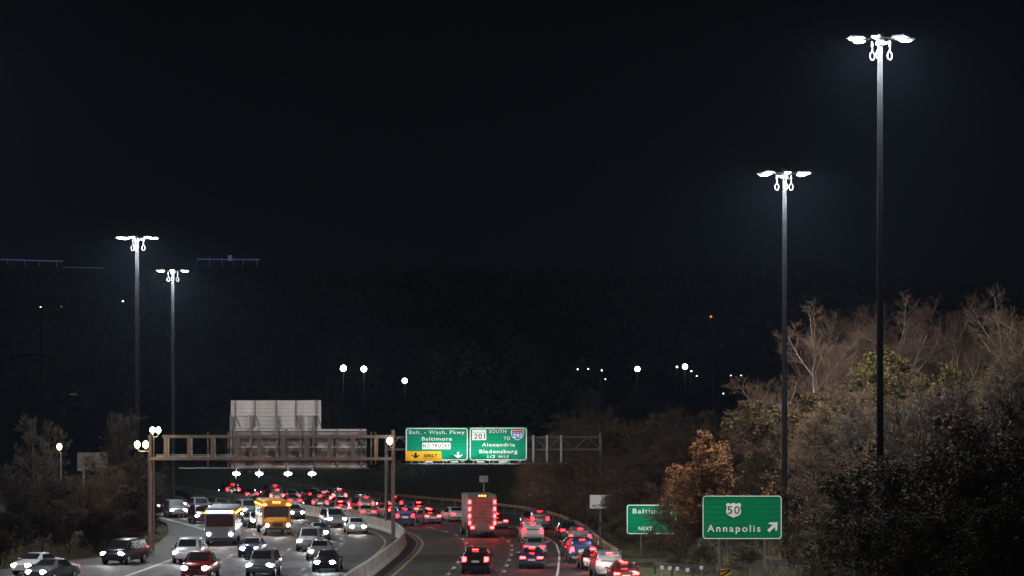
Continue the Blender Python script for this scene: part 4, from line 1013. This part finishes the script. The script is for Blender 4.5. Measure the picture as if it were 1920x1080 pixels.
def big_box(kind, col, D, o, away, label):
    p, h = off(D, o)
    nm = {'truck': 'box_truck', 'bus': 'transit_bus', 'schoolbus': 'school_bus'}[kind]
    t = thing(nm, label, 'truck' if kind == 'truck' else 'bus', (p.x, p.y, 0), h + (0 if away else math.pi))
    W_ = 1.24
    if kind == 'truck':
        MB().prism(rrect(-W_, W_, 1.05, 3.75, .06, 2), -4.2, 2.0).build('cargo_box', mat('truck_box_paint', (.09, .09, .095), .5, var=.06), t)
        MB().box(-1.0, 1.0, -4.0, 3.0, .55, 1.049).build('chassis', M['dark_plastic'], t)
        loft([(2.1, 1.0, 1.08, .98, .6, 1.6, 2.5), (2.2, 1.0, 1.1, .98, .5, 1.6, 2.6), (3.1, 1.0, 1.1, .98, .5, 1.6, 2.5), (3.6, 1.0, 1.08, .9, .5, 1.5, 1.7), (4.3, .95, 1.0, .8, .5, 1.3, 1.45)], PAINT[col], 'cab', t)
        MB().box(-.85, .85, -4.215, -4.201, 1.25, 3.55).build('rear_door', mat('truck_door', (.10, .10, .10), .5, var=.05, scale=2, stretch=(1, 1, 8)), t)
        for k in range(7): MB().box(-.85, .85, -4.235, -4.216, 1.27 + k*.33, 1.52 + k*.33).build('red_glow_slat', mat('red_glow_slat', (.26, .02, .018), .6, var=.35, scale=1.5) if k == 0 else bpy.data.materials['red_glow_slat'], t)  # red colour stands in for tail lamp light on the door
        MB().box(-1.1, 1.1, -4.35, -4.21, .55, .72).build('rear_bumper', M['dark_plastic'], t)
        for s in (-1, 1):
            for k in range(4): MB().box(s*1.09-.09, s*1.09+.09, -4.25, -4.205, 1.15 + k*.6, 1.45 + k*.6).build('taillight', M['brake'], t)
            MB().box(s*.85-.16, s*.85+.16, -4.30, -4.205, .8, .98).build('taillight', M['brake'], t)
            for yy in (-2.6, 3.3): wheel(t, s*1.02, yy, .48, .3)
            MB().sphere((s*.75, 4.25, .95), .15, (1, .5, .8)).build('headlight', M['head_lens'], t)
        for k in range(3): MB().box(-.3+k*.25, -.2+k*.25, -4.24, -4.203, 3.62, 3.68).build('marker_light', M['amber'], t)
        beam(t, 4.4, .9, e=200)
    else:
        L0, L1, H_ = -5.2, 5.2, 3.05
        bm_ = {'bus': mat('bus_paint', (.12, .12, .14), .4, var=.03), 'schoolbus': mat('school_bus_paint', (.40, .17, .015), .45, var=.05)}[kind]
        if kind == 'bus': MB().prism(rrect(-W_, W_, .38, H_, .22, 4), L0, L1).build('body', bm_, t, True)
        else:
            MB().prism(rrect(-W_, W_, .55, H_, .35, 5), L0, 3.6).build('body', bm_, t, True)
            loft([(3.6, 1.0, 1.05, .9, .6, 1.3, 1.6), (4.8, .95, 1.0, .8, .6, 1.25, 1.5), (5.1, .85, .9, .7, .65, 1.1, 1.3)], bm_, 'hood', t)
        yf = L1 if kind == 'bus' else 3.6
        MB().prism(rrect(-1.1, 1.1, 1.55, 2.55, .1, 2), yf+.001, yf+.03).build('windscreen', M['glass'], t)
        for s in (-1, 1):
            for k in range(7):
                MB().box(min(s*1.2, s*1.255), max(s*1.2, s*1.255), L0+.6+k*1.15, L0+1.6+k*1.15, 1.6, 2.45).build('side_window', M['glass'], t)
            for yy in (-3.0, 3.0 if kind == 'bus' else 4.1): wheel(t, s*1.08, yy, .5, .3)
            MB().sphere((s*.9, L1-.02 if kind == 'bus' else 5.05, .95), .17, (1, .5, .8)).build('headlight', M['head_lens'], t)
            MB().sphere((s*1.02, yf+.05, 2.75 if kind == 'bus' else 2.7), .10, (1.3, .5, .8)).build('marker_light', M['amber'], t)
            MB().box(min(s*1.25, s*1.29), max(s*1.25, s*1.29), L0+.3, L1-.4 if kind == 'bus' else 3.4, 2.62, 2.68).build('side_marker_strip', M['amber'], t)
        if kind == 'bus':
            MB().box(-1.0, 1.0, yf+.031, yf+.05, 2.66, 2.86).build('lit_header_strip', M['violet_strip'], t)
            for s in (-1, 1): MB().box(min(s*1.25, s*1.28), max(s*1.25, s*1.28), L0+.3, L1-.4, 1.32, 1.44).build('side_light_strip', M['violet_strip'], t)
            MB().box(-1.1, 1.1, yf, yf+.12, .4, .65).build('front_bumper', M['dark_plastic'], t)
        else:
            for k in range(3): MB().sphere((-.25 + k*.25, yf+.02, 2.9), .06).build('marker_light', M['amber'], t)
            MB().box(-1.15, 1.15, 5.1, 5.25, .5, .75).build('front_bumper', M['dark_plastic'], t)
            MB().box(-.45, .45, 5.101, 5.13, .8, 1.15).build('grille', M['dark_plastic'], t)
        beam(t, L1+.1, .9, e=300)
    return t
big_box('truck', 'white', 237, 7.0, True, 'dark box truck seen from behind, door slats coloured as red lamp glow, tail lamps stacked on both corners')
# driving away (outbound)
lanes = {1: 3.4, 2: 7.05, 3: 10.7, 4: 14.3}
ob = [('suv', 'black', 184, 2, 'black SUV braking at the bottom of the middle outbound lane', 'brake'),
      ('sedan', 'dark blue', 190, 3, 'dark blue sedan braking beside the black SUV near the bottom edge', 'brake'),
      ('sedan', 'silver', 205, 3, 'silver sedan in the third outbound lane ahead of the dark blue one', 'tail'),
      ('suv', 'grey', 216, 4, 'grey SUV in the merging lane just beyond the small tan box', 'tail'),
      ('sedan', 'black', 232, 4, 'black sedan in the merging lane beside the inner verge', 'tail'),
      ('suv', 'white', 226, 3, 'white SUV between the box truck and the merging lane', 'tail'),
      ('sedan', 'red', 250, 3, 'red sedan just beyond the box truck in the lane to its right', 'brake'),
      ('van', 'silver', 249, 4, 'silver minivan beside the verge, further off than the black sedan', 'tail'),
      ('sedan', 'grey', 262, 2, 'grey sedan ahead of the box truck in its lane', 'brake'),
      ('sedan', 'white', 266, 3, 'white sedan rounding the curve in the third lane below the small grey sign', 'tail'),
      ('suv', 'dark blue', 258, 1, 'dark blue SUV just past the green sign gantry post beside the barrier', 'tail'),
      ('sedan', 'tan', 274, 1, 'tan sedan hugging the barrier on the curve', 'tail')]
for k, c_, D, ln, lab, tl in ob: car(k, c_, D, lanes[ln], True, lab, tl)
far_lab = 'distant car with red tail lights in the line rounding the far curve'
kk = 0
for ln, ds in ((1, (286, 297, 309, 320, 333, 345)), (2, (276, 288, 300, 311, 324, 337)), (3, (281, 294, 306, 318, 330))):
    for D in ds:
        c_ = car(('sedan', 'suv', 'sedan', 'van')[kk % 4], ('grey', 'black', 'silver', 'grey')[kk % 4], D + rnd.uniform(-2, 2), lanes[ln], True, far_lab, 'tail' if kk % 3 else 'brake', bm=False)
        c_['group'] = 'distant cars rounding the far curve'; kk += 1; PEND.setdefault(('distant car with red tail lights', 1), []).append(c_)
# ramp at lower right
for k, c_, D, o_, lab, tl in (('sedan', 'red', 171.5, -2.3, 'red sedan at the bottom edge left of the short guardrail, rightmost car', 'brake'), ('suv', 'silver', 179.5, -2.6, 'silver SUV second from the bottom in the rightmost outbound lane', 'brake'), ('sedan', 'black', 188, -2.7, 'black sedan third from the bottom in the rightmost outbound lane', 'brake'), ('van', 'dark blue', 197, -2.8, 'dark blue minivan fourth from the bottom in the rightmost outbound lane', 'tail'), ('sedan', 'grey', 206, -2.6, 'grey sedan passing the small tan box', 'tail')):
    car(k, c_, D, o_, True, lab, tl, cur=RGT, be=200)
# oncoming (inbound)
big_box('schoolbus', 'white', 244, -10.6, False, 'yellow orange bus coming on beneath the sign backs')
big_box('bus', 'white', 226, -15.0, False, 'grey bus with violet light strips near the left bank')
lin = {1: -3.3, 2: -7.0, 3: -10.6, 4: -14.3, 5: -18.0}
ib = [('sedan', 'white', 243, 1, 'white sedan with glaring headlights beside the median, left of the gantry posts', 'head_lens'),
      ('suv', 'silver', 257, 1, 'silver SUV with glaring headlights following the white sedan by the barrier', 'head_lens'),
      ('sedan', 'black', 186, 1, 'black sedan nearest the barrier at the bottom with cool headlights', 'head_cool'),
      ('suv', 'grey', 180, 2, 'grey SUV at the bottom with cool white headlights', 'head_cool'),
      ('sedan', 'silver', 200, 1.5, 'silver sedan shifting lanes behind the black one', 'head_cool'),
      ('sedan', 'dark blue', 204, 3, 'dark blue sedan in the third inbound lane with bluish headlights', 'head_cool'),
      ('suv', 'white', 196, 4, 'white SUV in the fourth inbound lane', 'head_cool'),
      ('van', 'silver', 213, 2, 'silver minivan under the brown gantry', 'head_lens'),
      ('sedan', 'grey', 232, 2, 'grey sedan beside the orange bus', 'head_lens'),
      ('pickup', 'red', 176, 3, 'red pickup truck cut by the bottom edge with warm headlights', 'head_lens'),
      ('sedan', 'black', 258, 3, 'black sedan just behind the orange bus', 'head_lens'),
      ('suv', 'dark blue', 254, 4, 'dark blue SUV behind the grey bus on the left', 'head_cool'),
      ('sedan', 'silver', 266, 2, 'silver sedan further back beneath the second sign lamp', 'head_lens')]
for k, c_, D, ln, lab, hd in ib:
    o_ = lin[ln] if ln in lin else -5.1
    car(k, c_, D, o_, False, lab, 'tail', hd)
for k, c_, D, o_, lab, hd in (('sedan', 'white', 184, 5.0, 'white sedan leaving on the left ramp at the lower left', 'head_lens'), ('sedan', 'grey', 178, 9.5, 'grey sedan on the left ramp closest to the bottom edge', 'head_cool'), ('suv', 'black', 196, 5.2, 'black SUV on the left ramp behind the white sedan', 'head_lens')):
    car(k, c_, D, o_, False, lab, 'tail', hd, cur=LFT)
kk = 0
for ln, ds in ((1, (278, 292)), (2, (284, 298)), (3, (274, 290, 306)), (4, (270, 284, 300))):
    for D in ds:
        c_ = car(('sedan', 'suv', 'van')[kk % 3], ('grey', 'black', 'silver')[kk % 3], D + rnd.uniform(-2, 2), lin[ln], False, 'distant car with lit headlights in the inbound lanes', 'tail', ('head_lens', 'head_cool')[kk % 2], bm=(kk % 3 == 0))
        c_['group'] = 'distant cars coming round the bend'; kk += 1; PEND.setdefault(('distant oncoming car with lit headlights', 1), []).append(c_)
# unseen cars added below the frame, overstrong narrow spots brightening the roadside signs
for (x, y, tx, ty, tzz, e, nm) in ((6.2, 112, 13.0, 150, 4.6, 22000, 'unseen dark sedan added below the frame to light the arrow sign'), (3.0, 140, 9.8, 200, 3.8, 26000, 'unseen grey sedan added below the frame to light the Baltimore sign')):
    c_ = copy_tree_nolight(PROT[('sedan', 'grey', 'tail', 'head_lens')]); c_.location = (x, y, 0)
    hd = math.atan2(-(tx-x), ty-y); c_.rotation_euler = (0, 0, hd)
    tag(c_, nm, 'car', 'cars driving away on the right')
    b_ = beam(c_, 2.3, .7, e=e); b_.data.spot_size = R(11); b_.data.spot_blend = .6  # added spot, far stronger than a real headlight
    dist = math.hypot(tx-x, ty-y) - 2.5; b_.rotation_euler = (R(90) + math.atan2(tzz-.7, dist), 0, 0)

order_labels()
# ------------------------------------------------------------------ night haze
hz = MB().box(-840, 840, -100, 2180, -3, 150).build('haze', M['galv'])
hm = bpy.data.materials.new('night_haze'); hm.use_nodes = True; nt = hm.node_tree; nt.nodes.clear()
pv = nt.nodes.new('ShaderNodeVolumePrincipled'); mo = nt.nodes.new('ShaderNodeOutputMaterial')
pv.inputs['Color'].default_value = (.55, .74, 1, 1); pv.inputs['Density'].default_value = 0.00007; pv.inputs['Anisotropy'].default_value = .45
nt.links.new(pv.outputs[0], mo.inputs['Volume']); hz.data.materials.clear(); hz.data.materials.append(hm)
hm.cycles.volume_sampling = 'MULTIPLE_IMPORTANCE'; hm.cycles.homogeneous_volume = True
tag(hz, 'thin night haze over the highway', 'haze', kind='stuff')
